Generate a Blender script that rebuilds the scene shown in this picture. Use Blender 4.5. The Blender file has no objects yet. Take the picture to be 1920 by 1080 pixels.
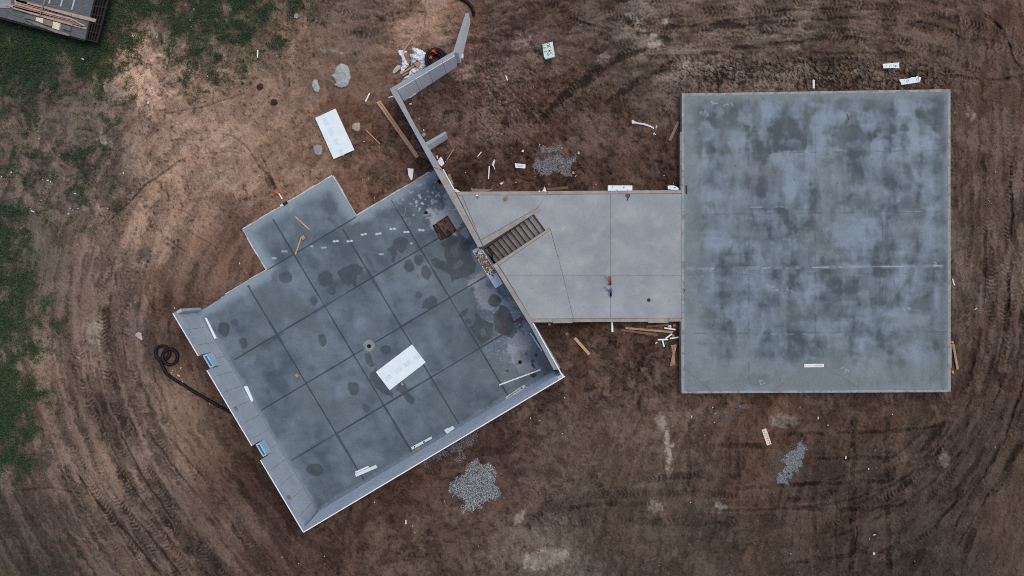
import bpy, bmesh, math, random
import numpy as np
from mathutils import Vector, Matrix

# ------------------------------------------------------------------ camera, sky, sun, exposure
SC = bpy.context.scene
COL = SC.collection
H = 39.4                      # drone height above the basement floor (z = 0)
F = 1378.0                    # focal length in pixels of a 1920 wide frame
cam_d = bpy.data.cameras.new("drone_camera")
cam = bpy.data.objects.new("drone_camera", cam_d)
COL.objects.link(cam)
cam.location = (0, 0, H)
cam.rotation_euler = (0, 0, 0)
cam_d.sensor_width = 36.0
cam_d.lens = F / 1920.0 * 36.0
cam_d.clip_end = 6000
SC.camera = cam

SUN_EL, SUN_AZ = math.radians(66), math.radians(52)
w = bpy.data.worlds.new("World")
SC.world = w
w.use_nodes = True
wn = w.node_tree
wn.nodes.clear()
sky = wn.nodes.new("ShaderNodeTexSky")
sky.sky_type = 'NISHITA'
sky.sun_disc = False
sky.sun_elevation = SUN_EL
sky.sun_rotation = SUN_AZ
sky.air_density = 1.0
sky.dust_density = 6.0
sky.ozone_density = 0.6
bg = wn.nodes.new("ShaderNodeBackground")
bg.inputs[1].default_value = 0.124
wo = wn.nodes.new("ShaderNodeOutputWorld")
wn.links.new(sky.outputs[0], bg.inputs[0])
wn.links.new(bg.outputs[0], wo.inputs[0])

sun_d = bpy.data.lights.new("sun", 'SUN')
sun_d.energy = 0.75
sun_d.angle = math.radians(60)
sun_d.color = (1.0, 0.95, 0.88)
sun = bpy.data.objects.new("sun", sun_d)
COL.objects.link(sun)
sdir = Vector((math.sin(SUN_AZ) * math.cos(SUN_EL), math.cos(SUN_AZ) * math.cos(SUN_EL), math.sin(SUN_EL)))
sun.rotation_euler = sdir.to_track_quat('Z', 'Y').to_euler()
sun.location = (0, 0, 60)
SC.view_settings.view_transform = 'Standard'
SC.view_settings.look = 'None'
SC.view_settings.gamma = 1
SC.view_settings.exposure = 0.0

SC.render.filter_size = 1.0
try:
    SC.cycles.filter_width = 1.0
except Exception:
    pass

SC.cycles.use_denoising = False
rng = np.random.RandomState(7)
random.seed(7)

# ------------------------------------------------------------------ helpers
def s2l(c):
    c = np.asarray(c, dtype=np.float64) / 255.0
    return np.where(c <= 0.04045, c / 12.92, ((c + 0.055) / 1.055) ** 2.4)

def lin(c):
    r = s2l(c)
    return (float(r[0]), float(r[1]), float(r[2]), 1.0)

def PX(u, v, z):
    """the place in the scene seen at photo pixel (u, v) at height z"""
    k = (H - z) / F
    return Vector(((u - 960.0) * k, (540.0 - v) * k, z))

E1 = Vector((0.8589, 0.5121, 0)).normalized()      # along the house's south wall
E2 = Vector((0.5121, -0.8589, 0)).normalized()     # along its west wall
def AB(a, b, z=0.0):
    p = E1 * a + E2 * b
    return Vector((p.x, p.y, z))

def sstep(x, a, b):
    t = np.clip((x - a) / (b - a), 0, 1)
    return t * t * (3 - 2 * t)

_ptab = {}
def perlin(x, y, seed):
    if seed not in _ptab:
        rs = np.random.RandomState(seed)
        pm = rs.permutation(1024).astype(np.int32)
        an = rs.rand(1024) * 2 * np.pi
        _ptab[seed] = (pm, np.cos(an).astype(np.float32), np.sin(an).astype(np.float32))
    pm, gx, gy = _ptab[seed]
    x0 = np.floor(x); y0 = np.floor(y)
    xf = (x - x0).astype(np.float32); yf = (y - y0).astype(np.float32)
    xi = x0.astype(np.int32); yi = y0.astype(np.int32)
    fu = xf * xf * xf * (xf * (xf * 6 - 15) + 10)
    fv = yf * yf * yf * (yf * (yf * 6 - 15) + 10)
    def g(ix, iy, dx, dy):
        h = pm[(pm[ix & 1023] + iy) & 1023]
        return gx[h] * dx + gy[h] * dy
    n00 = g(xi, yi, xf, yf); n10 = g(xi + 1, yi, xf - 1, yf)
    n01 = g(xi, yi + 1, xf, yf - 1); n11 = g(xi + 1, yi + 1, xf - 1, yf - 1)
    a = n00 + fu * (n10 - n00); b = n01 + fu * (n11 - n01)
    return (a + fv * (b - a)) * 1.5

def fbm(x, y, scale, octaves, seed, gain=0.5):
    """scale in pixels of the largest octave; result about -1..1"""
    r = 0; amp = 1.0; tot = 0
    for o in range(octaves):
        r = r + amp * perlin(x / scale, y / scale, seed + o)
        tot += amp; amp *= gain; scale *= 0.5
    return r / tot * 1.3

def polydist(u, v, poly):
    """signed distance, negative inside"""
    P = np.asarray(poly, dtype=np.float32)
    n = len(P)
    d = np.full(u.shape, 1e9, np.float32)
    ins = np.zeros(u.shape, bool)
    for i in range(n):
        x0, y0 = P[i]; x1, y1 = P[(i + 1) % n]
        ex, ey = x1 - x0, y1 - y0
        L = ex * ex + ey * ey + 1e-9
        t = np.clip(((u - x0) * ex + (v - y0) * ey) / L, 0, 1)
        d = np.minimum(d, (u - x0 - t * ex) ** 2 + (v - y0 - t * ey) ** 2)
        if y0 != y1:
            c = ((y0 > v) != (y1 > v)) & (u < (x1 - x0) * (v - y0) / (y1 - y0) + x0)
            ins ^= c
    d = np.sqrt(d)
    return np.where(ins, -d, d)

def smooth_line(pts, step=4.0):
    P = [np.array(p, float) for p in pts]
    if len(P) < 3:
        out = []
        L = np.linalg.norm(P[1] - P[0]); n = max(2, int(L / step))
        return [tuple(P[0] + (P[1] - P[0]) * i / n) for i in range(n + 1)]
    out = []
    for i in range(len(P) - 1):
        p0 = P[i - 1] if i > 0 else 2 * P[0] - P[1]
        p1, p2 = P[i], P[i + 1]
        p3 = P[i + 2] if i + 2 < len(P) else 2 * P[-1] - P[-2]
        n = max(1, int(np.linalg.norm(p2 - p1) / step))
        for k in range(n):
            t = k / n
            out.append(tuple(0.5 * ((2 * p1) + (-p0 + p2) * t + (2 * p0 - 5 * p1 + 4 * p2 - p3) * t * t + (-p0 + 3 * p1 - 3 * p2 + p3) * t ** 3)))
    out.append(tuple(P[-1]))
    return out

def linedist(u, v, pts):
    """distance to a polyline, arclength along it, side"""
    d = np.full(u.shape, 1e9, np.float32); s = np.zeros(u.shape, np.float32); sd = np.zeros(u.shape, np.float32)
    acc = 0.0
    for i in range(len(pts) - 1):
        x0, y0 = pts[i]; x1, y1 = pts[i + 1]
        ex, ey = x1 - x0, y1 - y0
        L = math.hypot(ex, ey) + 1e-6
        t = np.clip(((u - x0) * ex + (v - y0) * ey) / (L * L), 0, 1)
        dd = np.hypot(u - x0 - t * ex, v - y0 - t * ey)
        m = dd < d
        d = np.where(m, dd, d); s = np.where(m, acc + t * L, s)
        sd = np.where(m, (ex * (v - y0) - ey * (u - x0)) / L, sd)
        acc += L
    return d, s, sd

# ---- materials
def new_mat(name):
    m = bpy.data.materials.new(name); m.use_nodes = True
    nt = m.node_tree; nt.nodes.clear()
    o = nt.nodes.new("ShaderNodeOutputMaterial"); p = nt.nodes.new("ShaderNodeBsdfPrincipled")
    nt.links.new(p.outputs[0], o.inputs[0])
    return m, nt, p

def noise_node(nt, scale, detail=4, rough=0.55, coord=None):
    n = nt.nodes.new("ShaderNodeTexNoise"); n.inputs["Scale"].default_value = scale
    n.inputs["Detail"].default_value = detail; n.inputs["Roughness"].default_value = rough
    if coord is not None: nt.links.new(coord, n.inputs["Vector"])
    return n

def ramp(nt, fac, stops):
    r = nt.nodes.new("ShaderNodeValToRGB")
    e = r.color_ramp.elements
    e[0].position = stops[0][0]; e[0].color = stops[0][1]
    e[1].position = stops[-1][0]; e[1].color = stops[-1][1]
    for p, c in stops[1:-1]:
        k = e.new(p); k.color = c
    nt.links.new(fac, r.inputs[0])
    return r

def mat_simple(name, c1, c2=None, scale=3.0, rough=0.8, bump=0.0, bscale=40, detail=5, metallic=0.0, lo=0.35, hi=0.65, stretch=None):
    """mottled procedural surface in two sRGB tones"""
    m, nt, p = new_mat(name)
    tc = nt.nodes.new("ShaderNodeTexCoord")
    co = tc.outputs["Object"]
    if stretch:
        mp = nt.nodes.new("ShaderNodeMapping"); mp.inputs["Scale"].default_value = stretch
        nt.links.new(co, mp.inputs[0]); co = mp.outputs[0]
    c2 = c2 or c1
    n = noise_node(nt, scale, detail, 0.6, co)
    r = ramp(nt, n.outputs["Fac"], [(lo, lin(c1)), (hi, lin(c2))])
    nt.links.new(r.outputs[0], p.inputs["Base Color"])
    p.inputs["Roughness"].default_value = rough; p.inputs["Metallic"].default_value = metallic
    p.inputs["Specular IOR Level"].default_value = 0.3
    if bump > 0:
        nb = noise_node(nt, bscale, 4, 0.6, co)
        b = nt.nodes.new("ShaderNodeBump"); b.inputs["Strength"].default_value = bump; b.inputs["Distance"].default_value = 0.01
        nt.links.new(nb.outputs["Fac"], b.inputs["Height"]); nt.links.new(b.outputs[0], p.inputs["Normal"])
    return m

def mat_stained(name, c1, c2, cs, cd, rough=.88):
    """concrete with broad cloudy tone, pale bloom, small dark marks and grain"""
    m, nt, p = new_mat(name)
    co = nt.nodes.new("ShaderNodeTexCoord").outputs["Object"]
    r1 = ramp(nt, noise_node(nt, .55, 8, .62, co).outputs["Fac"], [(.34, lin(c1)), (.66, lin(c2))])
    def over(prev, noise, lo, hi, c, amt):
        rr = ramp(nt, noise.outputs["Fac"], [(lo, (0, 0, 0, 1)), (hi, (amt, amt, amt, 1))])
        mx = nt.nodes.new("ShaderNodeMix"); mx.data_type = 'RGBA'
        nt.links.new(rr.outputs[0], mx.inputs[0]); nt.links.new(prev, mx.inputs[6]); mx.inputs[7].default_value = lin(c)
        return mx.outputs[2]
    o = over(r1.outputs[0], noise_node(nt, 1.3, 6, .6, co), .52, .72, cs, .6)
    o = over(o, noise_node(nt, 3.1, 7, .65, co), .60, .70, cd, .35)
    o = over(o, noise_node(nt, 9, 3, .5, co), .70, .76, cd, .7)
    mr = nt.nodes.new("ShaderNodeMapRange"); mr.inputs["From Min"].default_value = .3; mr.inputs["From Max"].default_value = .7
    mr.inputs["To Min"].default_value = .9; mr.inputs["To Max"].default_value = 1.1
    nt.links.new(noise_node(nt, 26, 5, .7, co).outputs["Fac"], mr.inputs["Value"])
    mx = nt.nodes.new("ShaderNodeVectorMath"); mx.operation = 'SCALE'
    nt.links.new(o, mx.inputs[0]); nt.links.new(mr.outputs[0], mx.inputs["Scale"]); nt.links.new(mx.outputs[0], p.inputs["Base Color"])
    p.inputs["Roughness"].default_value = rough; p.inputs["Specular IOR Level"].default_value = .25
    return m

def mat_painted(name, rough, fine=0.12, fscale=30.0, bump=0.2, bscale=60, bdist=0.01, spec=0.25):
    """a surface whose own colour was laid down in the mesh attribute Col, with fine grain added"""
    m, nt, p = new_mat(name)
    at = nt.nodes.new("ShaderNodeAttribute"); at.attribute_name = "Col"
    tc = nt.nodes.new("ShaderNodeTexCoord")
    n = noise_node(nt, fscale, 5, 0.65, tc.outputs["Object"])
    mr = nt.nodes.new("ShaderNodeMapRange")
    mr.inputs["From Min"].default_value = 0.3; mr.inputs["From Max"].default_value = 0.7
    mr.inputs["To Min"].default_value = 1 - fine; mr.inputs["To Max"].default_value = 1 + fine
    nt.links.new(n.outputs["Fac"], mr.inputs["Value"])
    mx = nt.nodes.new("ShaderNodeVectorMath"); mx.operation = 'SCALE'
    nt.links.new(at.outputs["Color"], mx.inputs[0]); nt.links.new(mr.outputs[0], mx.inputs["Scale"])
    nt.links.new(mx.outputs[0], p.inputs["Base Color"])
    p.inputs["Roughness"].default_value = rough; p.inputs["Specular IOR Level"].default_value = spec
    nb = noise_node(nt, bscale, 4, 0.6, tc.outputs["Object"])
    b = nt.nodes.new("ShaderNodeBump"); b.inputs["Strength"].default_value = bump; b.inputs["Distance"].default_value = bdist
    nt.links.new(nb.outputs["Fac"], b.inputs["Height"]); nt.links.new(b.outputs[0], p.inputs["Normal"])
    return m

# ---- object bookkeeping
def tag(o, label=None, cat=None, group=None, kind=None):
    if label: o["label"] = label
    if cat: o["category"] = cat
    if group: o["group"] = group
    if kind: o["kind"] = kind
    return o

def thing(name, label, cat, loc=(0, 0, 0), group=None):
    o = bpy.data.objects.new(name, None); COL.objects.link(o)
    o.location = loc; o.empty_display_size = 0.1
    return tag(o, label, cat, group)

def link_mesh(name, verts, faces, mat, parent=None, smooth=False):
    """verts in world space; the object's origin is put at the base of its own shape"""
    V = np.array([tuple(v) for v in verts], dtype=np.float64)
    if parent is not None:
        org = np.zeros(3); q = parent
        while q is not None:
            org = org + np.array(q.location); q = q.parent
        V = V - org; loc = (0, 0, 0)
    else:
        lo = V.min(0); hi = V.max(0)
        loc = ((lo[0] + hi[0]) / 2, (lo[1] + hi[1]) / 2, lo[2]); V = V - np.array(loc)
    me = bpy.data.meshes.new(name)
    me.from_pydata([tuple(v) for v in V], [], faces)
    me.update()
    bm = bmesh.new(); bm.from_mesh(me)
    bmesh.ops.recalc_face_normals(bm, faces=bm.faces); bm.to_mesh(me); bm.free()
    if smooth:
        me.polygons.foreach_set("use_smooth", [True] * len(me.polygons))
    me.materials.append(mat)
    o = bpy.data.objects.new(name, me); COL.objects.link(o)
    o.location = loc
    if parent is not None: o.parent = parent
    return o

class MB:
    def __init__(s): s.v = []; s.f = []
    def prism(s, bottom, top):
        n = len(bottom); b = len(s.v)
        s.v += [Vector(p) for p in bottom] + [Vector(p) for p in top]
        s.f.append(tuple(b + i for i in reversed(range(n)))); s.f.append(tuple(b + n + i for i in range(n)))
        for i in range(n):
            j = (i + 1) % n
            s.f.append((b + i, b + j, b + n + j, b + n + i))
    def px_prism(s, poly, zt, zb, inset=0.0):
        """outline given where its top is seen, extruded straight down"""
        top = [PX(u, v, zt) for u, v in poly]
        s.prism([Vector((p.x, p.y, zb)) for p in top], top)
    def box_ab(s, a0, a1, b0, b1, z0, z1):
        q = [(a0, b0), (a1, b0), (a1, b1), (a0, b1)]
        s.prism([AB(a, b, z0) for a, b in q], [AB(a, b, z1) for a, b in q])
    def bar(s, p, q, wd, th, up=Vector((0, 0, 1))):
        """rectangular bar, p and q on its centre line"""
        p = Vector(p); q = Vector(q); d = (q - p).normalized()
        if abs(d.dot(up)) > 0.95: up = Vector((1, 0, 0))
        sd = d.cross(up).normalized() * wd / 2; u = sd.cross(d).normalized() * th / 2
        s.prism([p - sd - u, p + sd - u, p + sd + u, p - sd + u], [q - sd - u, q + sd - u, q + sd + u, q - sd + u])
    def tube(s, pts, r, n=8, closed=False, radii=None):
        pts = [Vector(p) for p in pts]; m = len(pts); b = len(s.v)
        for i, p in enumerate(pts):
            if closed: d = pts[(i + 1) % m] - pts[i - 1]
            else: d = pts[min(i + 1, m - 1)] - pts[max(i - 1, 0)]
            d = d.normalized()
            up = Vector((0, 0, 1)) if abs(d.z) < 0.9 else Vector((1, 0, 0))
            x = d.cross(up).normalized(); y = x.cross(d).normalized()
            rr = radii[i] if radii else r
            for k in range(n):
                t = 2 * math.pi * k / n
                s.v.append(p + x * math.cos(t) * rr + y * math.sin(t) * rr)
        for i in range(m if closed else m - 1):
            j = (i + 1) % m
            for k in range(n):
                l = (k + 1) % n
                s.f.append((b + i * n + k, b + i * n + l, b + j * n + l, b + j * n + k))
        if not closed:
            s.f.append(tuple(b + k for k in range(n))); s.f.append(tuple(b + (m - 1) * n + k for k in reversed(range(n))))
    def disc(s, c, r, z0, z1, n=20):
        b = [Vector((c.x + r * math.cos(2 * math.pi * k / n), c.y + r * math.sin(2 * math.pi * k / n), z0)) for k in range(n)]
        s.prism(b, [Vector((p.x, p.y, z1)) for p in b])
    def ring(s, c, ro, ri, z0, z1, n=24):
        for k in range(n):
            t0, t1 = 2 * math.pi * k / n, 2 * math.pi * (k + 1) / n
            q = [(ri, t0), (ro, t0), (ro, t1), (ri, t1)]
            b = len(s.v)
            s.v += [Vector((c.x + r * math.cos(t), c.y + r * math.sin(t), z)) for z in (z0, z1) for r, t in q]
            s.f += [(b + 3, b + 2, b + 1, b), (b + 4, b + 5, b + 6, b + 7), (b + 1, b + 2, b + 6, b + 5), (b + 3, b, b + 4, b + 7)]
    def build(s, name, mat, parent=None, smooth=False):
        return link_mesh(name, s.v, s.f, mat, parent, smooth)

def grid_mesh(name, X, Y, Z, colors, mat, keep=None, parent=None, smooth=False):
    """a dense sheet from 2-D arrays, colours (linear rgb) kept on the vertices"""
    ny, nx = X.shape
    idx = np.arange(nx * ny).reshape(ny, nx)
    q = np.stack([idx[:-1, :-1], idx[1:, :-1], idx[1:, 1:], idx[:-1, 1:]], -1)
    if keep is not None: q = q[keep]
    q = q.reshape(-1, 4)
    co = np.stack([X, Y, Z], -1).reshape(-1, 3)
    used = np.zeros(nx * ny, bool); used[q.ravel()] = True
    remap = np.cumsum(used) - 1
    co = co[used]; q = remap[q]; colors = colors.reshape(-1, 3)[used]
    me = bpy.data.meshes.new(name)
    me.vertices.add(len(co)); me.vertices.foreach_set("co", co.astype(np.float32).ravel())
    me.loops.add(q.size); me.loops.foreach_set("vertex_index", q.astype(np.int32).ravel())
    me.polygons.add(len(q)); me.polygons.foreach_set("loop_start", np.arange(0, q.size, 4, dtype=np.int32))
    me.polygons.foreach_set("loop_total", np.full(len(q), 4, np.int32))
    me.polygons.foreach_set("use_smooth", np.full(len(q), smooth, bool))
    me.update(calc_edges=True)
    ca = me.attributes.new("Col", 'FLOAT_COLOR', 'POINT')
    c4 = np.ones((len(co), 4), np.float32); c4[:, :3] = np.clip(colors, 0.002, 0.95)
    ca.data.foreach_set("color", c4.ravel())
    me.materials.append(mat)
    o = bpy.data.objects.new(name, me); COL.objects.link(o)
    if parent is not None: o.parent = parent
    return o

# ------------------------------------------------------------------ the ground
STEP = 1.6
gu = np.arange(-330, 2250 + STEP, STEP, dtype=np.float32)
gv = np.arange(-330, 1410 + STEP, STEP, dtype=np.float32)
U, V = np.meshgrid(gu, gv)

def spread(points, sigma, coarse=12):
    """smooth field through scattered (u, v, values...)"""
    cu = np.arange(-340, 2270, coarse, dtype=np.float32); cv = np.arange(-340, 1440, coarse, dtype=np.float32)
    CU, CV = np.meshgrid(cu, cv)
    k = len(points[0]) - 2
    acc = np.zeros(CU.shape + (k,), np.float32); ws = np.zeros(CU.shape, np.float32)
    for p in points:
        d2 = (CU - p[0]) ** 2 + (CV - p[1]) ** 2
        wt = np.exp(-d2 / (2 * sigma * sigma)) + 1e-4 / (1 + d2 / (sigma * sigma)) ** 2
        ws += wt
        for j in range(k): acc[..., j] += wt * p[2 + j]
    acc /= ws[..., None]
    fu = (U - cu[0]) / coarse; fv = (V - cv[0]) / coarse
    i0 = np.clip(fu.astype(int), 0, len(cu) - 2); j0 = np.clip(fv.astype(int), 0, len(cv) - 2)
    a = (fu - i0)[..., None]; b = (fv - j0)[..., None]
    return (acc[j0, i0] * (1 - a) + acc[j0, i0 + 1] * a) * (1 - b) + (acc[j0 + 1, i0] * (1 - a) + acc[j0 + 1, i0 + 1] * a) * b

ZP = [(100, 100, -.3), (300, 300, -.2), (560, 250, -.12), (560, 120, -.05), (700, 110, .1), (680, 300, -.12), (780, 290, -.1), (760, 200, -.05), (800, 215, -.05), (840, 320, -.05),
      (730, 90, .25), (800, 90, .5), (780, 30, .7), (840, 50, 1.0), (880, 25, 1.5), (905, 120, .8), (870, 140, .5), (960, 200, .3), (900, 260, .1), (900, 330, 0), (1000, 330, .6),
      (1100, 330, 1.3), (1200, 330, 1.8), (1265, 330, 2.05), (1265, 250, 2.1), (1100, 220, 1.0), (1000, 80, 1.0), (1150, 80, 1.3), (1280, 80, 1.7), (1450, 130, 1.9), (1600, 60, 1.9), (1750, 140, 1.9),
      (1850, 250, 1.9), (1860, 500, 1.9), (1860, 800, 1.85), (1700, 900, 1.85), (1500, 780, 1.9), (1350, 800, 1.8), (1265, 700, 2.05), (1265, 620, 2.0), (1200, 640, 1.9), (1100, 640, 1.8), (1030, 630, 1.6),
      (1120, 760, 1.5), (1040, 800, 1.4), (900, 900, 1.3), (760, 920, 1.2), (640, 990, 1.0), (560, 1030, .8), (500, 930, .6), (430, 800, .45), (380, 700, .35), (330, 630, .2), (330, 570, .0),
      (430, 510, -.1), (450, 430, -.1), (520, 350, -.12), (200, 600, -.1), (60, 900, 0), (250, 1040, .3), (30, 400, -.2), (900, 1060, 1.2), (1300, 1040, 1.6), (1800, 1040, 1.7), (1880, 60, 1.9)]
ZB = spread(ZP, 70)[..., 0]

MC = [(60, 150, 84, 76, 68), (280, 130, 152, 127, 111), (330, 40, 86, 78, 68), (450, 60, 90, 81, 70), (560, 80, 122, 101, 88), (650, 60, 98, 82, 74), (720, 20, 86, 71, 65), (780, 50, 134, 110, 95),
      (840, 40, 122, 99, 86), (930, 60, 79, 63, 57), (1000, 100, 84, 67, 61), (1100, 40, 82, 67, 59), (1220, 70, 104, 95, 88), (1300, 20, 90, 76, 68), (1350, 80, 101, 88, 80), (1450, 60, 96, 84, 76),
      (1550, 40, 93, 80, 70), (1600, 90, 84, 70, 62), (1750, 60, 82, 68, 60), (1880, 60, 82, 66, 58), (60, 230, 90, 80, 74), (200, 220, 94, 84, 77), (330, 200, 134, 111, 97), (450, 180, 130, 109, 96),
      (520, 150, 122, 102, 90), (600, 220, 128, 106, 92), (640, 200, 92, 68, 56), (680, 220, 94, 74, 63), (740, 120, 106, 87, 75), (900, 150, 96, 80, 74), (830, 200, 72, 56, 50), (880, 230, 92, 76, 70),
      (950, 200, 76, 60, 53), (1030, 190, 78, 60, 53), (1100, 150, 86, 70, 62), (1200, 140, 84, 70, 62), (1260, 160, 88, 76, 68), (1180, 260, 76, 59, 52), (1250, 300, 66, 48, 42), (900, 300, 72, 54, 47),
      (860, 330, 54, 40, 35), (1000, 330, 74, 56, 48), (1100, 330, 67, 49, 42), (1150, 290, 88, 72, 64), (1400, 150, 84, 74, 66), (1600, 140, 80, 70, 62), (1750, 130, 78, 65, 57), (1850, 160, 74, 60, 52),
      (80, 330, 96, 85, 79), (200, 330, 88, 78, 72), (290, 260, 120, 102, 91), (330, 330, 142, 119, 104), (420, 320, 144, 119, 103), (520, 300, 122, 100, 86), (570, 300, 115, 93, 79), (700, 300, 99, 77, 66),
      (720, 350, 96, 73, 62), (780, 280, 88, 67, 58), (250, 420, 138, 118, 104), (330, 400, 136, 113, 98), (420, 420, 110, 90, 79), (440, 470, 88, 67, 59), (280, 480, 126, 107, 95), (380, 500, 93, 75, 67),
      (180, 480, 100, 86, 78), (340, 550, 80, 61, 53), (60, 480, 82, 77, 69), (150, 560, 90, 78, 71), (230, 560, 112, 96, 86), (250, 630, 94, 81, 76), (180, 650, 112, 96, 87), (340, 620, 78, 59, 50),
      (380, 730, 75, 57, 49), (330, 760, 114, 97, 85), (250, 760, 98, 83, 76), (170, 760, 94, 79, 72), (300, 850, 108, 93, 83), (200, 880, 106, 92, 82), (100, 860, 98, 84, 76), (420, 850, 87, 69, 60),
      (460, 900, 64, 49, 43), (120, 940, 93, 79, 72), (60, 980, 71, 63, 58), (180, 1000, 84, 72, 66), (300, 980, 91, 77, 70), (420, 980, 84, 70, 64), (560, 1030, 71, 56, 50), (100, 1060, 61, 55, 50),
      (650, 980, 73, 57, 50), (700, 930, 70, 52, 46), (780, 1040, 79, 66, 58), (860, 1000, 73, 59, 52), (950, 860, 67, 51, 46), (980, 930, 82, 68, 62), (950, 1040, 86, 74, 66), (1020, 1050, 95, 87, 80),
      (1060, 850, 82, 70, 62), (1040, 780, 82, 68, 61), (1080, 720, 73, 57, 49), (1150, 700, 84, 66, 57), (1200, 720, 77, 61, 54), (1150, 800, 88, 73, 65), (1240, 780, 88, 76, 68), (1200, 900, 84, 72, 63),
      (1300, 900, 75, 63, 56), (1150, 980, 73, 62, 55), (1300, 1000, 71, 61, 54), (1400, 900, 75, 61, 53), (1400, 780, 82, 65, 55), (1550, 800, 73, 59, 52), (1650, 800, 75, 61, 53), (1500, 900, 69, 56, 49),
      (1700, 880, 69, 57, 50), (1600, 1000, 65, 54, 48), (1800, 1000, 63, 53, 48), (1750, 1050, 61, 56, 50), (1880, 1000, 72, 60, 53), (1850, 850, 71, 59, 52), (1850, 700, 73, 59, 52), (1820, 600, 78, 66, 59),
      (1880, 500, 90, 77, 69), (1820, 400, 80, 67, 60), (1850, 300, 86, 72, 64), (1830, 250, 80, 66, 58), (1450, 1000, 71, 59, 52), (1050, 620, 62, 48, 42), (1200, 650, 68, 52, 45), (830, 150, 84, 66, 58)]
MC = [(p[0], p[1]) + tuple(s2l(p[2:])) for p in MC]  # broad soil tones; bottom left corner partly darkened as lens falloff
C = spread(MC, 42)

GP = [(0, 0, 1), (60, 100, 1), (130, 60, 1), (200, 30, 1), (210, 100, .95), (60, 150, .95), (130, 130, .65), (200, 140, .9), (30, 190, .42), (100, 220, .38), (160, 190, .32), (50, 200, .6), (215, 180, .5),
      (255, 225, .6), (230, 60, .95), (300, 20, .8), (350, 30, .7), (340, 90, .7), (400, 60, .76), (440, 20, .84), (470, 60, .7), (400, 110, .66), (350, 150, .64), (380, 170, .6), (330, 130, .6), (470, 110, .35),
      (540, 20, .74), (560, 10, .72), (510, 80, .5), (560, 60, .12), (620, 60, 0), (420, 200, .15), (280, 120, .1), (310, 180, .05), (270, 60, .4), (250, 260, .3), (60, 280, .45), (180, 300, .55), (50, 300, .6),
      (20, 350, .5), (120, 360, .5), (210, 350, .7), (60, 390, .5), (20, 420, .85), (140, 400, .55), (180, 410, .4), (10, 470, .95), (80, 440, .3), (100, 460, .35), (40, 480, .7), (20, 560, .85), (60, 560, .5),
      (110, 500, .1), (150, 450, .15), (40, 640, .85), (80, 640, .5), (30, 720, .95), (90, 700, .3), (60, 770, .85), (100, 770, .38), (20, 820, .95), (60, 830, .6), (20, 880, .8), (50, 870, .5), (110, 850, 0),
      (10, 930, .3), (100, 950, .05), (60, 1040, .32), (100, 1040, .36), (170, 1060, .32), (30, 1000, .15), (250, 300, .1), (260, 380, .1), (330, 260, .03), (200, 470, .05), (500, 200, 0), (600, 300, 0), (300, 600, 0),
      (1000, 500, 0), (200, 600, 0), (150, 700, 0), (150, 850, 0), (300, 1000, 0), (220, 1050, .1), (1700, 1060, .12), (1760, 1040, .16), (1850, 1020, 0), (1600, 500, 0), (1400, 1000, 0), (800, 1000, 0), (700, 50, 0),
      (1300, 200, 0), (900, 200, 0), (700, 250, 0), (1900, 500, 0), (250, 480, 0), (310, 430, 0), (-200, 300, .8), (-200, 800, .8)]
G = spread(GP, 34)[..., 0]

# --- soil tone: patches of pale crust over darker damp soil, clods, fine grain
wx = U + 14 * fbm(U, V, 60, 3, 11); wy = V + 14 * fbm(U, V, 60, 3, 21)
n_big = fbm(wx, wy, 150, 4, 31)
n_mid = fbm(wx, wy, 46, 4, 41, .6)
n_sml = fbm(wx, wy, 15, 3, 51, .6)
n_fine = fbm(U, V, 5.5, 2, 61, .7)
n_grain = rng.rand(*U.shape).astype(np.float32) * 2 - 1
# drag and wheel direction: round the house in the west, along the drives elsewhere
base = smooth_line([(470, 165), (345, 268), (272, 365), (228, 470), (206, 575), (212, 680), (246, 790), (306, 905), (385, 1010), (470, 1120), (560, 1240), (660, 1400)], 10)
def coarse_field(pts, c=8):
    cu = np.arange(-340, 2270, c, dtype=np.float32); cv = np.arange(-340, 1440, c, dtype=np.float32)
    d, al, sd = linedist(*np.meshgrid(cu, cv), pts[::3])
    f = np.stack([np.sign(sd) * d, al], -1)
    x = (U - cu[0]) / c; y = (V - cv[0]) / c; i = np.clip(x.astype(int), 0, len(cu) - 2); j = np.clip(y.astype(int), 0, len(cv) - 2)
    a = (x - i)[..., None]; b = (y - j)[..., None]
    return (f[j, i] * (1 - a) + f[j, i + 1] * a) * (1 - b) + (f[j + 1, i] * (1 - a) + f[j + 1, i + 1] * a) * b
loop_f = coarse_field(base)
ld, la = loop_f[..., 0], loop_f[..., 1]
st_w = fbm(ld + 4 * n_sml + 8 * n_mid, la * .085, 19, 5, 72, .68)
st_e = fbm(U + 6 * n_sml + 6 * n_mid + .25 * (V - 600) * sstep(V, 600, 900), V * .14, 13, 5, 74, .68)
st_n = .75 * fbm(U * .15 - V * .05, V + 6 * n_sml + 10 * n_mid + 14 * np.sin(U / 170.) + .12 * (U - 1400) * sstep(1400 - U, 0, 300), 12, 5, 76, .7)
st_y = fbm((U + V) * .14, (V - U) * .7 + 5 * n_sml, 15, 4, 78, .65)
zw = (1 - sstep(U, 520, 640)); ze = sstep(U, 1775, 1800); zn = sstep(U, 560, 700) * (1 - sstep(V, 130, 190)) * (1 - ze)
zs = sstep(V, 735, 800) * sstep(U, 1000, 1120) * (1 - ze)
zy = np.exp(-(((U - 1060) / 170.) ** 2 + ((V - 220) / 110.) ** 2)) * (1 - zn)
streak = .78 * zw * (1 + .5 * n_mid) * st_w + (.75 * ze + .6 * zs) * st_e + zn * st_n + .8 * zy * st_y + (1 - np.clip(zw + ze + zn + zs + zy, 0, 1)) * .4 * n_sml
zst = np.clip(zw * sstep(V, 330, 480) + ze + zn + .6 * zs + .5 * zy, 0, 1)
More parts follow.
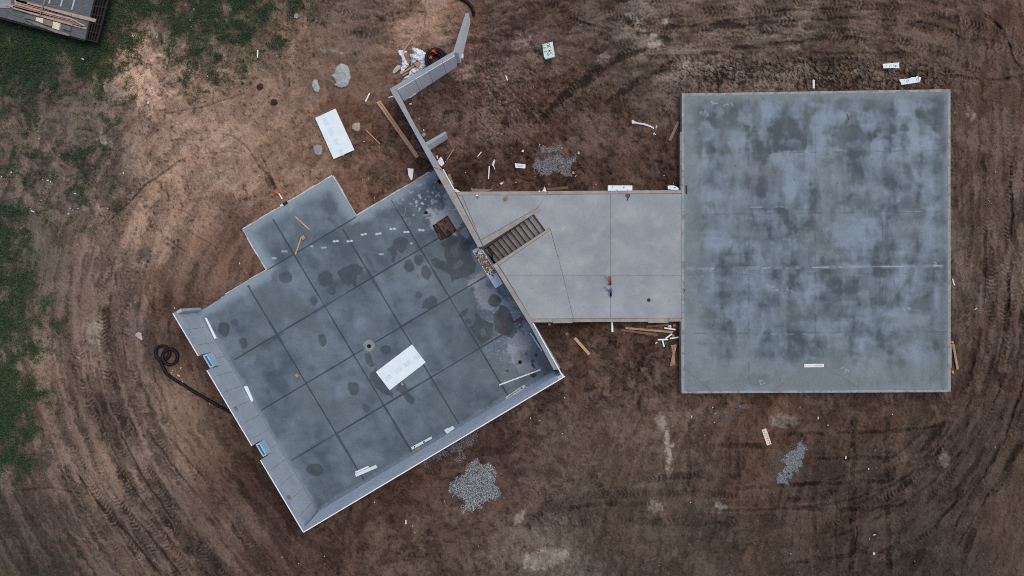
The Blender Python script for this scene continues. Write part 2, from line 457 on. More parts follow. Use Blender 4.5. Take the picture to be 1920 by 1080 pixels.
sandy = np.exp(-(((U - 430) / 200.) ** 2 + ((V - 260) / 170.) ** 2)) + .7 * np.exp(-(((U - 640) / 120.) ** 2 + ((V - 130) / 120.) ** 2))
contrast = 1.7 - .7 * np.clip(sandy, 0, 1) - .25 * zst - .35 * sstep(V, 720, 800) * sstep(U, 560, 700) - .25 * ze
rt = np.zeros_like(U)
iso = 1 - .55 * zst
cr1 = sstep(n_mid * .9 * iso + n_sml * .5 * iso + n_big * .35 + (.35 + .6 * zst) * streak, -.05, .10)
cr2 = sstep(fbm(wx + 5 * n_fine, wy + 5 * n_fine, 24, 4, 101, .68), -.03, .08)
crust = cr1
damp = sstep(n_sml * .8 - n_mid * .5 + .45 * n_fine, .20, .36)
speck = sstep(fbm(U, V, 7.5, 3, 105, .75), .22, .36) * sstep(fbm(U, V, 60, 3, 109), -.25, .25)
tone = 1.04 + .15 * n_big + .22 * (cr1 - .5) + .17 * iso * (cr2 - .5) - .16 * iso * damp + .16 * iso * n_sml + (.30 + .22 * zst) * streak + .21 * n_fine + .09 * n_grain - .26 * iso * speck
# dark crumbs on the pale sand
crumb = sstep(fbm(U, V, 6.5, 2, 81) + .35 * fbm(U, V, 40, 2, 85), .42, .54)
pale_zone = sstep(C[..., 0], .13, .21)
tone -= .42 * crumb * (.35 + .65 * pale_zone)
hue = fbm(wx, wy, 120, 4, 111, .6)
C = C * np.stack([1.02 + .05 * hue, 1.02 + 0 * hue, .985 - .06 * hue], -1)
# dried pale crust lies in sharp edged sheets over darker, redder damp soil
pz = sstep(fbm(wx + 4 * n_fine, wy + 4 * n_fine, 70, 6, 161, .62) + .22 * streak + .02, -.07, .08)
south = sstep(V, 720, 800) * sstep(U, 560, 700)
ps = (.42 * np.clip(1 - sandy, 0, 1) * sstep(U, 640, 800) * (1 - .6 * south) + .28).clip(0, 1)
lum = C.mean(-1, keepdims=True)
C_pale = (C * .82 + lum * .18) * 1.25; C_dark = C * np.array([.80, .75, .73], np.float32)
C = C * (1 - ps[..., None]) + (C_dark * (1 - pz[..., None]) + C_pale * pz[..., None]) * ps[..., None]
ZD_crust = .018 * pz * ps
ZD = (ZD_crust + .035 * n_mid + .03 * n_sml + .022 * n_fine + .02 * n_big - .02 * damp + .025 * streak - .012 * speck + .015 * crumb).astype(np.float32)
# churned clods along the north and east of the garage and in the yard
churn = np.exp(-((V - 140) / 38.) ** 2) * sstep(U, 1180, 1300) * (1 - sstep(U, 1700, 1850))
churn = np.maximum(churn, .75 * np.exp(-(((U - 960) / 130.) ** 2 + ((V - 190) / 110.) ** 2)))
churn = np.maximum(churn, .6 * np.exp(-(((U - 1700) / 170.) ** 2 + ((V - 145) / 30.) ** 2)))
clod = np.abs(fbm(U + 3 * n_fine, V + 3 * n_fine, 11, 2, 91))
clodm = sstep(clod, .05, .30)
tone += churn * (-.40 + .62 * clodm)
ZD += churn * .07 * (clodm - .5)

def put(mask, color, amt=1.0, tex=.25):
    """lay a patch of another soil or clay"""
    global C
    c = np.array(s2l(color), np.float32)
    m = (mask * amt)[..., None]
    C = C * (1 - m) + c * m

def window(pts, pad):
    P = np.array(pts); a = P.min(0) - pad; b = P.max(0) + pad
    i0 = max(0, int((a[0] - gu[0]) / STEP)); i1 = min(len(gu), int((b[0] - gu[0]) / STEP) + 1)
    j0 = max(0, int((a[1] - gv[0]) / STEP)); j1 = min(len(gv), int((b[1] - gv[0]) / STEP) + 1)
    return slice(j0, max(j1, j0 + 1)), slice(i0, max(i1, i0 + 1))

C = C.astype(np.float32); tone = tone.astype(np.float32)

def patch(poly, color, soft=3, wob=8, amt=1.0, holes=.0, seed=101, scale=22):
    s = window(poly, 30)
    u, v = U[s], V[s]
    d = polydist(u, v, poly) + wob * fbm(u, v, scale, 3, seed) + holes * wob * np.maximum(0, fbm(u, v, 9, 2, seed + 5))
    m = (1 - sstep(d, -soft, soft)) * amt
    c = np.array(s2l(color), np.float32)
    C[s] = C[s] * (1 - m[..., None]) + c * m[..., None]
    return s, m

def ell(cx, cy, rx, ry, rot=0, n=18):
    t = math.radians(rot)
    return [(cx + rx * math.cos(k * 2 * math.pi / n) * math.cos(t) - ry * math.sin(k * 2 * math.pi / n) * math.sin(t),
             cy + rx * math.cos(k * 2 * math.pi / n) * math.sin(t) + ry * math.sin(k * 2 * math.pi / n) * math.cos(t)) for k in range(n)]

# smooth sand tongues and puddled silt
for poly, col, soft, wob, amt in [
    ([(222, 98), (245, 95), (262, 90), (262, 70), (278, 75), (282, 95), (300, 100), (310, 140), (325, 150), (330, 180), (300, 200), (280, 215), (255, 195), (235, 170), (218, 162), (228, 135)], (158, 132, 116), 2, 7, .9),
    ([(880, 118), (890, 122), (892, 140), (870, 150), (840, 152), (850, 140), (866, 128)], (126, 106, 94), 2, 5, .9),
    (ell(785, 60, 52, 36, -20), (140, 116, 100), 10, 10, .7), (ell(420, 300, 60, 22, 10), (140, 114, 99), 8, 12, .6), (ell(345, 215, 48, 22, 30), (146, 122, 107), 6, 12, .7),
    (ell(265, 430, 45, 22, -30), (134, 113, 100), 8, 12, .6), (ell(330, 400, 60, 24, 20), (128, 106, 92), 8, 12, .5), (ell(470, 210, 40, 24, 0), (124, 102, 90), 8, 12, .5),
    (ell(130, 870, 55, 22, 38), (112, 97, 87), 5, 10, .7), (ell(150, 985, 50, 22, 35), (92, 79, 71), 6, 10, .6), (ell(258, 618, 26, 20, 20), (96, 84, 79), 6, 6, .8), (ell(285, 672, 30, 18, 60), (90, 78, 73), 6, 8, .7),
    (ell(250, 555, 16, 30, 0), (92, 80, 75), 6, 6, .7), (ell(268, 478, 20, 14, 0), (96, 84, 79), 5, 6, .7), (ell(640, 215, 44, 34, 10), (84, 61, 50), 10, 12, .7), (ell(310, 575, 40, 20, -10), (74, 55, 47), 8, 10, .6),
    (ell(1350, 102, 42, 13, 0), (118, 101, 91), 5, 8, .8), (ell(1255, 146, 30, 12, 0), (108, 99, 90), 5, 8, .7), (ell(975, 75, 16, 20, 40), (122, 106, 98), 4, 10, .7), (ell(1000, 110, 22, 14, 40), (112, 95, 86), 4, 10, .6),
    (ell(930, 150, 26, 18, 0), (104, 88, 82), 4, 12, .5), (ell(860, 270, 34, 22, 20), (98, 80, 73), 6, 14, .6), (ell(905, 230, 36, 26, 20), (98, 82, 75), 6, 14, .6), (ell(1060, 280, 60, 16, -10), (96, 79, 71), 6, 12, .6),
    (ell(1030, 330, 60, 14, 0), (70, 52, 45), 6, 10, .5), (ell(1875, 400, 30, 60, 0), (96, 81, 73), 8, 14, .5), (ell(1890, 950, 24, 40, 10), (86, 72, 64), 6, 14, .4), (ell(1810, 500, 18, 30, 0), (92, 79, 71), 4, 8, .5),
    (ell(1700, 840, 40, 30, 0), (90, 76, 68), 5, 16, .45), (ell(1420, 850, 30, 40, 0), (86, 65, 52), 8, 12, .5), (ell(720, 1000, 40, 30, 20), (92, 78, 69), 6, 14, .5), (ell(840, 960, 34, 20, 0), (88, 74, 66), 5, 12, .6),
    (ell(1000, 930, 40, 20, -40), (94, 80, 72), 6, 14, .5), (ell(920, 1050, 40, 24, 0), (94, 82, 73), 6, 14, .5), (ell(540, 965, 40, 30, 40), (64, 48, 42), 10, 12, .6), (ell(470, 900, 24, 60, -30), (60, 45, 39), 10, 12, .6),
    (ell(405, 720, 16, 60, -30), (70, 52, 44), 8, 10, .7), (ell(345, 610, 14, 40, -25), (72, 53, 45), 8, 10, .7), (ell(1030, 700, 40, 60, 0), (64, 50, 44), 12, 14, .5)]:
    patch(poly, col, soft, wob, amt, holes=.4)
# grey clay and lime smears
for poly, amt in [(ell(1228, 78, 16, 15, 0), .75), (ell(1190, 34, 20, 7, 30), .7), (ell(1205, 60, 16, 4, 50), .6), (ell(1248, 38, 11, 4, -40), .9), (ell(1132, 112, 14, 10, -30), .5), (ell(1288, 122, 10, 6, 0), .7),
                  (ell(1252, 828, 6, 26, -4), .75), (ell(1254, 865, 5, 34, 2), .6), (ell(1240, 790, 10, 20, -10), .45), (ell(1022, 1048, 44, 20, -15), .6), (ell(975, 970, 16, 8, -50), .45), (ell(195, 262, 16, 9, 20), .8),
                  (ell(1350, 950, 12, 8, 0), .5), (ell(1230, 950, 16, 12, 0), .4), (ell(1820, 215, 8, 14, 0), .35), (ell(620, 95, 22, 5, 5), .5), (ell(178, 625, 16, 26, 10), .35), (ell(1770, 860, 12, 18, 0), .3), (ell(1470, 790, 30, 14, 0), .35)]:
    patch(poly, (146, 139, 130), 3, 7, amt, holes=1.2, seed=131, scale=12)

# grass stained ground under the blades
gm = sstep(G * 1.05 - .06 + .55 * fbm(wx, wy, 34, 4, 141, .65) + .20 * n_fine, .41, .90) * sstep(G, .05, .2)
gcol = np.array(s2l((44, 58, 44)), np.float32) * (1 + .35 * n_mid + .25 * n_sml)[..., None] + np.array([.012, .004, 0], np.float32) * np.maximum(0, n_big)[..., None]
C = C * (1 - .68 * gm[..., None]) + gcol * (.68 * gm[..., None])
dry = sstep(fbm(wx, wy, 20, 3, 151, .6), -.1, .4) * sstep(G, .18, .4) * (1 - gm)
C = C * (1 - .45 * dry[..., None]) + np.array(s2l((84, 76, 64)), np.float32) * (.45 * dry[..., None])

# --- wheel and track marks
def rut(pts, wdt, depth=.03, dark=.25, tread=0.0, pitch=6.0, soft=.45, wob=2.0, edge=.0, pale=0.0, seed=201, broken=0.0):
    pts = smooth_line(pts, 10)
    s = window(pts, wdt * 2 + 8)
    u, v = U[s], V[s]
    d, al, sd = linedist(u + wob * fbm(u, v, 26, 2, seed), v + wob * fbm(u, v, 26, 2, seed + 3), pts)
    dark = dark * (.72 if wdt < 5.5 else 1)
    m = 1 - sstep(d, wdt * .5 * (1 - soft), wdt * .5 * (1 + soft))
    if broken > 0:
        m = m * sstep(fbm(u, v, 55, 3, seed + 9) + .2 * fbm(u, v, 9, 2, seed + 12), -.5 + broken * .7, .1 + broken * .7)
    total = al.max()
    m = m * sstep(al, 0, 25) * (1 - sstep(al, total - 25, total))
    rt[s] += m * (pale - dark)
    ZD[s] -= m * depth
    if tread > 0:
        lug = np.sin(al * 2 * np.pi / pitch + .44 * np.abs(sd) + 1.6 * fbm(u, v, 18, 2, seed + 22))
        lug = sstep(lug, -.2, .6) * sstep(fbm(u, v, 30, 2, seed + 20), -.35, .25)
        rt[s] += m * (lug - .6) * tread * 1.25
        ZD[s] += m * (lug - .5) * tread * .06
    if edge > 0:
        b = np.exp(-((d - wdt * .62) / (wdt * .16 + .8)) ** 2)
        rt[s] += b * edge * .5; ZD[s] += b * edge * .05

# the loop driven round the west side
base = smooth_line([(345, 268), (272, 365), (228, 470), (206, 575), (212, 680), (246, 790), (306, 905), (385, 1010), (470, 1120)], 10)
def off_line(d, t0=0, t1=1):
    out = []; n = len(base)
    for i in range(int(n * t0), int(n * t1), 6):
        a = np.array(base[max(i - 2, 0)]); b = np.array(base[min(i + 2, n - 1)]); t = (b - a) / np.linalg.norm(b - a)
        p = np.array(base[i]) + np.array([t[1], -t[0]]) * d
        out.append(tuple(p))
    return out
for d, w_, t0, t1, dk, tr in [(0, 3.5, .28, .72, .34, 0), (-26, 3.0, .30, .66, .30, 0), (24, 3, .36, .8, .22, 0), (-14, 22, .25, 1, .10, .34), (-62, 20, .42, 1, .08, .42), (-88, 18, .5, 1, .10, .40), (-40, 12, .5, 1, .14, .3),
                              (-118, 18, .55, .95, .06, .38), (-146, 18, .6, 1, .06, .34), (34, 18, .3, .9, .07, .25), (70, 3, .35, .7, .2, 0), (60, 16, .6, 1, .07, .2), (-100, 4, .55, 1, .24, 0), (-52, 3, .5, .95, .25, 0), (-132, 3, .6, 1, .2, 0)]:
    rut(off_line(d, t0, t1), w_, depth=.02 if tr else .045, dark=dk, tread=tr, pitch=7.0, wob=2.5, seed=210 + int(d) % 50, broken=.15, pale=.10 if tr else 0)
for pts, w_, dk in [([(135, 868), (170, 925), (205, 965), (255, 1020), (305, 1085)], 4, .4), ([(175, 932), (215, 985), (257, 1050), (275, 1085)], 4, .4), ([(237, 952), (290, 1015), (345, 1085)], 5, .42), ([(207, 845), (235, 900), (268, 930)], 3, .3),
                    ([(225, 810), (260, 880), (300, 940), (330, 985)], 4, .34), ([(270, 800), (330, 880), (395, 960), (430, 1010)], 5, .26), ([(310, 810), (350, 860), (390, 905)], 4, .34), ([(100, 870), (130, 895), (170, 922)], 3, .3), ([(20, 920), (90, 915), (150, 925)], 4, .25),
                    ([(360, 285), (320, 315), (270, 350), (240, 385)], 4, .45), ([(310, 362), (282, 392), (262, 415)], 3, .4), ([(262, 350), (250, 372), (200, 420), (205, 430)], 3, .3), ([(400, 250), (440, 258), (470, 285), (483, 312), (500, 325), (512, 345), (518, 360)], 4, .26),
                    ([(480, 268), (494, 300), (510, 330)], 3, .4), ([(385, 420), (350, 400), (310, 385)], 3, .25), ([(205, 430), (202, 455)], 2.5, .4), ([(300, 215), (355, 205), (400, 195), (470, 170)], 2.5, .3), ([(290, 430), (330, 460), (360, 480)], 3, .25),
                    ([(270, 540), (290, 580), (330, 560)], 3, .2), ([(410, 250), (380, 262), (330, 262), (300, 275)], 3, .2), ([(460, 290), (430, 285), (370, 290)], 3, .18), ([(345, 430), (390, 455), (410, 470)], 4, .22), ([(215, 505), (218, 545)], 4, .35)]:
    rut(pts, w_, depth=.05, dark=dk, wob=2, seed=260 + int(w_ * 10), edge=.12)
# north side: sweeping machine tracks
for pts, w_, dk, tr, pl in [([(1090, -10), (1150, 30), (1260, 52), (1400, 44), (1560, 30), (1700, 44), (1850, 80), (1990, 120)], 20, .05, .40, .12), ([(1190, -10), (1280, 20), (1400, 22), (1560, 6), (1720, 20), (1900, 70)], 20, .04, .38, .10),
                            ([(1000, -20), (1080, 40), (1180, 90), (1260, 112), (1340, 98)], 18, .08, .36, .06), ([(1430, 82), (1560, 66), (1700, 80), (1810, 120), (1880, 200)], 18, .06, .34, .06), ([(1290, 60), (1360, 46), (1440, 58), (1500, 40)], 14, .22, .3, 0),
                            ([(1040, 195), (1095, 150), (1160, 108), (1260, 70)], 16, .16, .34, 0), ([(1120, 205), (1200, 150), (1300, 100)], 14, .14, .34, 0), ([(935, 250), (985, 190), (1050, 140)], 16, .16, .2, 0), ([(1000, 240), (1060, 180), (1120, 140)], 14, .14, .2, 0),
                            ([(1215, 50), (1250, 78), (1230, 98)], 16, .1, .36, .12), ([(950, 20), (985, 70), (1030, 120)], 8, .2, 0, 0), ([(1010, -10), (1050, 50), (1100, 90)], 8, .22, 0, 0), ([(590, -20), (640, 20), (700, 40), (760, 20)], 16, .06, .34, .04),
                            ([(560, 20), (640, 60), (700, 62), (740, 48)], 14, .06, .32, 0), ([(690, 10), (720, 40), (770, 30)], 8, .2, 0, 0), ([(640, 110), (700, 90), (740, 60)], 10, .12, .2, 0)]:
    rut(pts, w_, depth=.03, dark=dk, tread=tr, pitch=7.4, pale=pl, wob=3, seed=300 + int(w_), broken=.1, edge=.06)
for pts, w_, dk in [([(1440, 22), (1560, 16), (1640, 18)], 5, .42), ([(1690, 40), (1760, 48), (1800, 70), (1850, 78)], 4, .4), ([(1480, 98), (1600, 100), (1700, 98)], 6, .3), ([(1340, 40), (1420, 34), (1500, 24)], 5, .3), ([(1210, 32), (1280, 50), (1330, 40)], 5, .3),
                    ([(1830, 20), (1880, 60), (1900, 110), (1925, 140)], 5, .14), ([(1760, 140), (1860, 150), (1930, 140)], 6, .28), ([(1440, 120), (1560, 112), (1680, 106)], 8, .22), ([(895, 148), (920, 150), (950, 148)], 3, .45), ([(1145, 45), (1180, 50), (1215, 45)], 5, .35)]:
    rut(pts, w_, depth=.05, dark=dk, wob=3, seed=340, broken=.15, edge=.1)
# east and south east
for pts, w_, dk, tr, pl in [([(1892, 190), (1896, 330), (1890, 480), (1880, 620)], 18, .02, .36, .10), ([(1850, 400), (1856, 520), (1850, 660)], 18, .02, .34, .06), ([(1925, 300), (1930, 500), (1915, 640)], 18, .1, .3, 0), ([(1895, 470), (1880, 660), (1840, 790), (1770, 900), (1690, 1000), (1640, 1090)], 12, .16, 0, 0),
                            ([(1930, 560), (1895, 740), (1830, 870), (1760, 970), (1700, 1090)], 14, .18, 0, 0), ([(1870, 660), (1830, 760), (1750, 860), (1640, 950), (1540, 990)], 12, .14, .0, 0), ([(1960, 700), (1900, 860), (1840, 960), (1790, 1090)], 14, .16, .2, 0), ([(1780, 780), (1720, 850), (1640, 900), (1520, 930), (1430, 940)], 12, .12, .2, 0),
                            ([(1599, 775), (1600, 900), (1596, 1090)], 11, .22, 0, 0), ([(1664, 775), (1662, 900), (1668, 1090)], 11, .22, 0, 0), ([(1526, 900), (1527, 1090)], 9, .18, 0, 0), ([(1566, 920), (1568, 1090)], 4, .2, .0, 0), ([(1380, 800), (1382, 900), (1378, 1050)], 10, .18, .0, 0),
                            ([(1440, 816), (1560, 812), (1700, 806), (1790, 790)], 7, .16, .2, 0), ([(1440, 864), (1560, 860), (1680, 856), (1750, 840)], 7, .14, .2, 0), ([(1440, 908), (1560, 906), (1690, 900)], 8, .16, .2, 0), ([(1440, 950), (1600, 955), (1700, 946)], 9, .18, .2, 0), ([(1430, 1010), (1520, 1008)], 14, .04, .3, .06),
                            ([(1060, 935), (1180, 925), (1380, 930)], 16, .05, .22, .04), ([(1060, 985), (1180, 978), (1380, 985)], 16, .05, .22, .04), ([(1040, 960), (1120, 945), (1260, 950)], 9, .12, .1, 0), ([(1180, 905), (1300, 890), (1390, 895)], 12, .08, .34, .03), ([(1100, 880), (1130, 920), (1150, 960)], 12, .08, .2, 0),
                            ([(1320, 840), (1360, 835), (1440, 838)], 12, .10, .30, .0), ([(1000, 1010), (1070, 960), (1120, 880), (1140, 800)], 14, .04, .2, .05), ([(900, 1080), (980, 1000), (1060, 900)], 16, .05, .2, .05), ([(1165, 640), (1168, 700), (1160, 770)], 5, -.12, 0, 0), ([(1190, 660), (1200, 740), (1195, 800)], 14, .12, .0, 0),
                            ([(1300, 770), (1290, 860), (1300, 940)], 10, .1, .2, 0), ([(1820, 330), (1822, 420), (1812, 520)], 8, .18, 0, 0), ([(1460, 1060), (1600, 1040), (1700, 1020), (1800, 960)], 9, .12, .2, 0), ([(760, 1060), (800, 1000), (870, 980)], 12, .06, .2, .04)]:
    rut(pts, w_, depth=.04, dark=dk, tread=tr, pitch=7.4, pale=pl, wob=3, seed=380 + int(w_), broken=.05, edge=.08)
for pts, w_, dk in [([(1900, 640), (1870, 740), (1810, 850), (1740, 920)], 3, .3), ([(1860, 640), (1830, 730), (1800, 780)], 3, .3), ([(1925, 700), (1880, 830), (1820, 930), (1780, 1010)], 4, .4), ([(1840, 880), (1790, 940), (1740, 1000)], 4, .36), ([(1870, 900), (1820, 980), (1770, 1070)], 4, .36), ([(1700, 870), (1740, 850), (1790, 810)], 3, .3),
                    ([(1865, 440), (1866, 470)], 3, .4), ([(1240, 860), (1250, 900)], 3, .2), ([(1592, 900), (1589, 960)], 3, .4), ([(1606, 960), (1604, 1040)], 3, .4), ([(1655, 800), (1654, 880)], 3, .35), ([(1705, 960), (1660, 1000), (1610, 1010)], 5, .26), ([(964, 872), (972, 882), (985, 900)], 3, .5), ([(937, 908), (945, 920), (955, 925)], 3, .4)]:
    rut(pts, w_, depth=.05, dark=dk, wob=3, seed=420, broken=.1, edge=.1)
# broad overlapping passes round the garage and across the north
def passes(line, offs, seed0):
    pts = smooth_line(line, 10)
    rs = random.Random(seed0)
    for i, d in enumerate(offs):
        out = []
        n = len(pts); i0 = int(n * rs.uniform(0, .25)); i1 = int(n * rs.uniform(.75, 1))
        for k in range(i0, i1, 6):
            a = np.array(pts[max(k - 2, 0)]); b = np.array(pts[min(k + 2, n - 1)]); t = (b - a) / (np.linalg.norm(b - a) + 1e-6)
            p = np.array(pts[k]) + np.array([t[1], -t[0]]) * (d + 6 * math.sin(k * .02 + i)); out.append(tuple(p))
        if len(out) < 3: continue
        kind = i % 3
        if kind == 0: rut(out, rs.uniform(5, 8), depth=.05, dark=.22, wob=3, seed=seed0 + i, broken=.1, edge=.10)
        elif kind == 1: rut(out, rs.uniform(14, 20), depth=.02, dark=.03, tread=.24, pitch=7.4, pale=.08, wob=3, seed=seed0 + i, broken=.15)
        else: rut(out, rs.uniform(10, 15), depth=.03, dark=.13, wob=4, seed=seed0 + i, broken=.12, edge=.06)
passes([(1900, 240), (1902, 480), (1880, 680), (1810, 850), (1690, 960), (1520, 1030), (1300, 1060)], [-58, -40, -22, -6, 10, 26, 42, 58, 76], 700)
passes([(1820, 620), (1790, 760), (1700, 870), (1560, 925), (1380, 940), (1150, 935)], [-30, -14, 4, 22, 40], 720)
passes([(930, -30), (1090, 48), (1260, 66), (1450, 44), (1640, 36), (1800, 76), (1890, 180)], [-44, -28, -12, 6, 24, 42, 60], 740)
# the trench down to the drain pipe
rut([(497, 318), (504, 338), (512, 352), (520, 362)], 11, depth=.22, dark=.26, wob=2, seed=440, soft=.3)

tone = np.clip(1.04 + .10 * np.clip(sandy, 0, 1) + contrast * (tone - 1.0) + 1.75 * rt, .26, 2.2)
C = C * tone[..., None]
C = 1.04 * (C * (1 - .07 * (1 - gm[..., None])) + C.mean(-1, keepdims=True) * (.07 * (1 - gm[..., None])))
# damp, darker soil settles at the foot of dug banks; stones and pale chips
chip = (rng.rand(*U.shape) > .9990) & (G < .6)
C[chip] = C[chip] * 1.2 + .10
ZD[chip] += .02

# --- heights, with the soil dug out where concrete stands
k0 = (H - ZB) / F
GX = (U - 960) * k0; GY = (540 - V) * k0
GA = GX * E1.x + GY * E1.y; GB = GX * E2.x + GY * E2.y
Z = ZB + ZD
in_house = ((GA > -15.24) & (GA < -.08) & (GB > -7.5) & (GB < 5.08)) | ((GA > -10.7) & (GA < -5.28) & (GB > -10.0) & (GB < -7))
in_garage = (GX > 9.75) & (GX < 21.95) & (GY > -5.15) & (GY < 9.7)
in_breeze = (GX > -1) & (GX < 9.9) & (GY > -1.6) & (GY < 4.75) & (GA > -.1)
Z = np.where(in_house, -.45, Z); Z = np.where(in_breeze, -.5, Z); Z = np.where(in_garage, -.2, Z)
rim_ = np.minimum(np.minimum(U - gu[0], gu[-1] - U), np.minimum(V - gv[0], gv[-1] - V))
fall = sstep(rim_, 0, 170)
Z = Z * fall + (-.46) * (1 - fall)          # the dug plateau slopes off to the field, well outside the view
kz = (H - Z) / F
PXX, PYY = (U - 960) * kz, (540 - V) * kz

def gz(u, v):
    """soil height where the camera sees pixel (u, v)"""
    i = int(np.clip((u - gu[0]) / STEP, 1, len(gu) - 2)); j = int(np.clip((v - gv[0]) / STEP, 1, len(gv) - 2))
    return float(np.mean(Z[j - 1:j + 2, i - 1:i + 2]))
def gzmax(pts, q=85):
    P = []
    for i in range(len(pts)):
        a, b = pts[i], pts[(i + 1) % len(pts)]
        for t in (0, .25, .5, .75): P.append(gz(a[0] + (b[0] - a[0]) * t, a[1] + (b[1] - a[1]) * t))
    cx = sum(p[0] for p in pts) / len(pts); cy = sum(p[1] for p in pts) / len(pts); P.append(gz(cx, cy))
    return float(np.percentile(P, q))

M_soil = mat_painted("soil", .95, fine=.22, fscale=13, bump=.6, bscale=16, bdist=.04, spec=.12)
ground = grid_mesh("ground", PXX, PYY, Z, C, M_soil, smooth=True)
tag(ground, kind="structure")
# the same soil running on to the horizon
far = MB()
x0, x1, y0, y1 = float(PXX.min()) + .05, float(PXX.max()) - .05, float(PYY.min()) + .05, float(PYY.max()) - .05
R = 3000
for q in ([(-R, y1), (R, y1), (R, R), (-R, R)], [(-R, -R), (R, -R), (R, y0), (-R, y0)], [(-R, y0), (x0, y0), (x0, y1), (-R, y1)], [(x1, y0), (R, y0), (R, y1), (x1, y1)]):
    b = len(far.v); far.v += [Vector((p[0], p[1], -.45)) for p in q]; far.f.append((b, b + 1, b + 2, b + 3))
fo = far.build("outer_ground", mat_simple("field_soil", (82, 68, 56), (78, 78, 56), .05, .95, .3, 6))
tag(fo, kind="structure")

# --- grass: leaning blades, rooted in the green ground
def grass(n, seed):
    rs = np.random.RandomState(seed)
    pr = (gm * (.35 + .65 * sstep(n_sml + n_mid, -.4, .5)) + .12 * dry)
    pr[(U < -60) | (U > 1950) | (V < -60) | (V > 1130)] = 0
    pr[in_house | in_breeze | in_garage] = 0
    cdf = np.cumsum(pr.ravel()); cdf /= cdf[-1]
    k = np.searchsorted(cdf, rs.rand(n))
    x = PXX.ravel()[k] + rs.uniform(-.04, .04, n); y = PYY.ravel()[k] + rs.uniform(-.04, .04, n); z = Z.ravel()[k]
    th = rs.rand(n) * 2 * np.pi; ln = rs.uniform(.05, .17, n) * (.6 + .6 * gm.ravel()[k]); lean = rs.uniform(.35, .95, n)
    wd = rs.uniform(.008, .018, n)
    dx, dy = np.cos(th), np.sin(th)
    p0 = np.stack([x - dy * wd, y + dx * wd, z - .01], 1); p1 = np.stack([x + dy * wd, y - dx * wd, z - .01], 1)
    p2 = np.stack([x + dx * ln * lean, y + dy * ln * lean, z + ln * np.sqrt(1 - lean ** 2 * .9)], 1)
    co = np.stack([p0, p1, p2], 1).reshape(-1, 3)
    hue = (n_big.ravel()[k] * .6 + n_mid.ravel()[k] * .5 + rs.normal(0, .35, n))
    base_c = np.array(s2l((48, 76, 54)))[None] * (1 + .35 * rs.normal(0, 1, n).clip(-1.5, 2))[:, None]
    base_c = base_c + np.clip(hue + .15, 0, 1)[:, None] * np.array([.040, .028, .004])[None] + np.clip(-hue, 0, 1)[:, None] * np.array([-.006, .004, .012])[None]
    straw = rs.rand(n) < .06
    base_c[straw] = np.array(s2l((112, 100, 70)))[None] * rs.uniform(.6, 1.2, straw.sum())[:, None]
    c4 = np.ones((n, 3, 4), np.float32); c4[..., :3] = np.clip(base_c, .006, .4)[:, None, :]
    me = bpy.data.meshes.new("grass")
    me.vertices.add(3 * n); me.vertices.foreach_set("co", co.astype(np.float32).ravel())
    me.loops.add(3 * n); me.loops.foreach_set("vertex_index", np.arange(3 * n, dtype=np.int32))
    me.polygons.add(n); me.polygons.foreach_set("loop_start", np.arange(0, 3 * n, 3, dtype=np.int32)); me.polygons.foreach_set("loop_total", np.full(n, 3, np.int32))
    me.update(calc_edges=True)
    me.attributes.new("Col", 'FLOAT_COLOR', 'POINT').data.foreach_set("color", c4.ravel())
    me.materials.append(mat_painted("grass_blade", .7, fine=.1, fscale=3, bump=0, spec=.2))
    o = bpy.data.objects.new("grass", me); COL.objects.link(o)
    return tag(o, "short patchy grass and weeds growing over bare soil along the west side", "grass", kind="stuff")
grass(210000, 5)

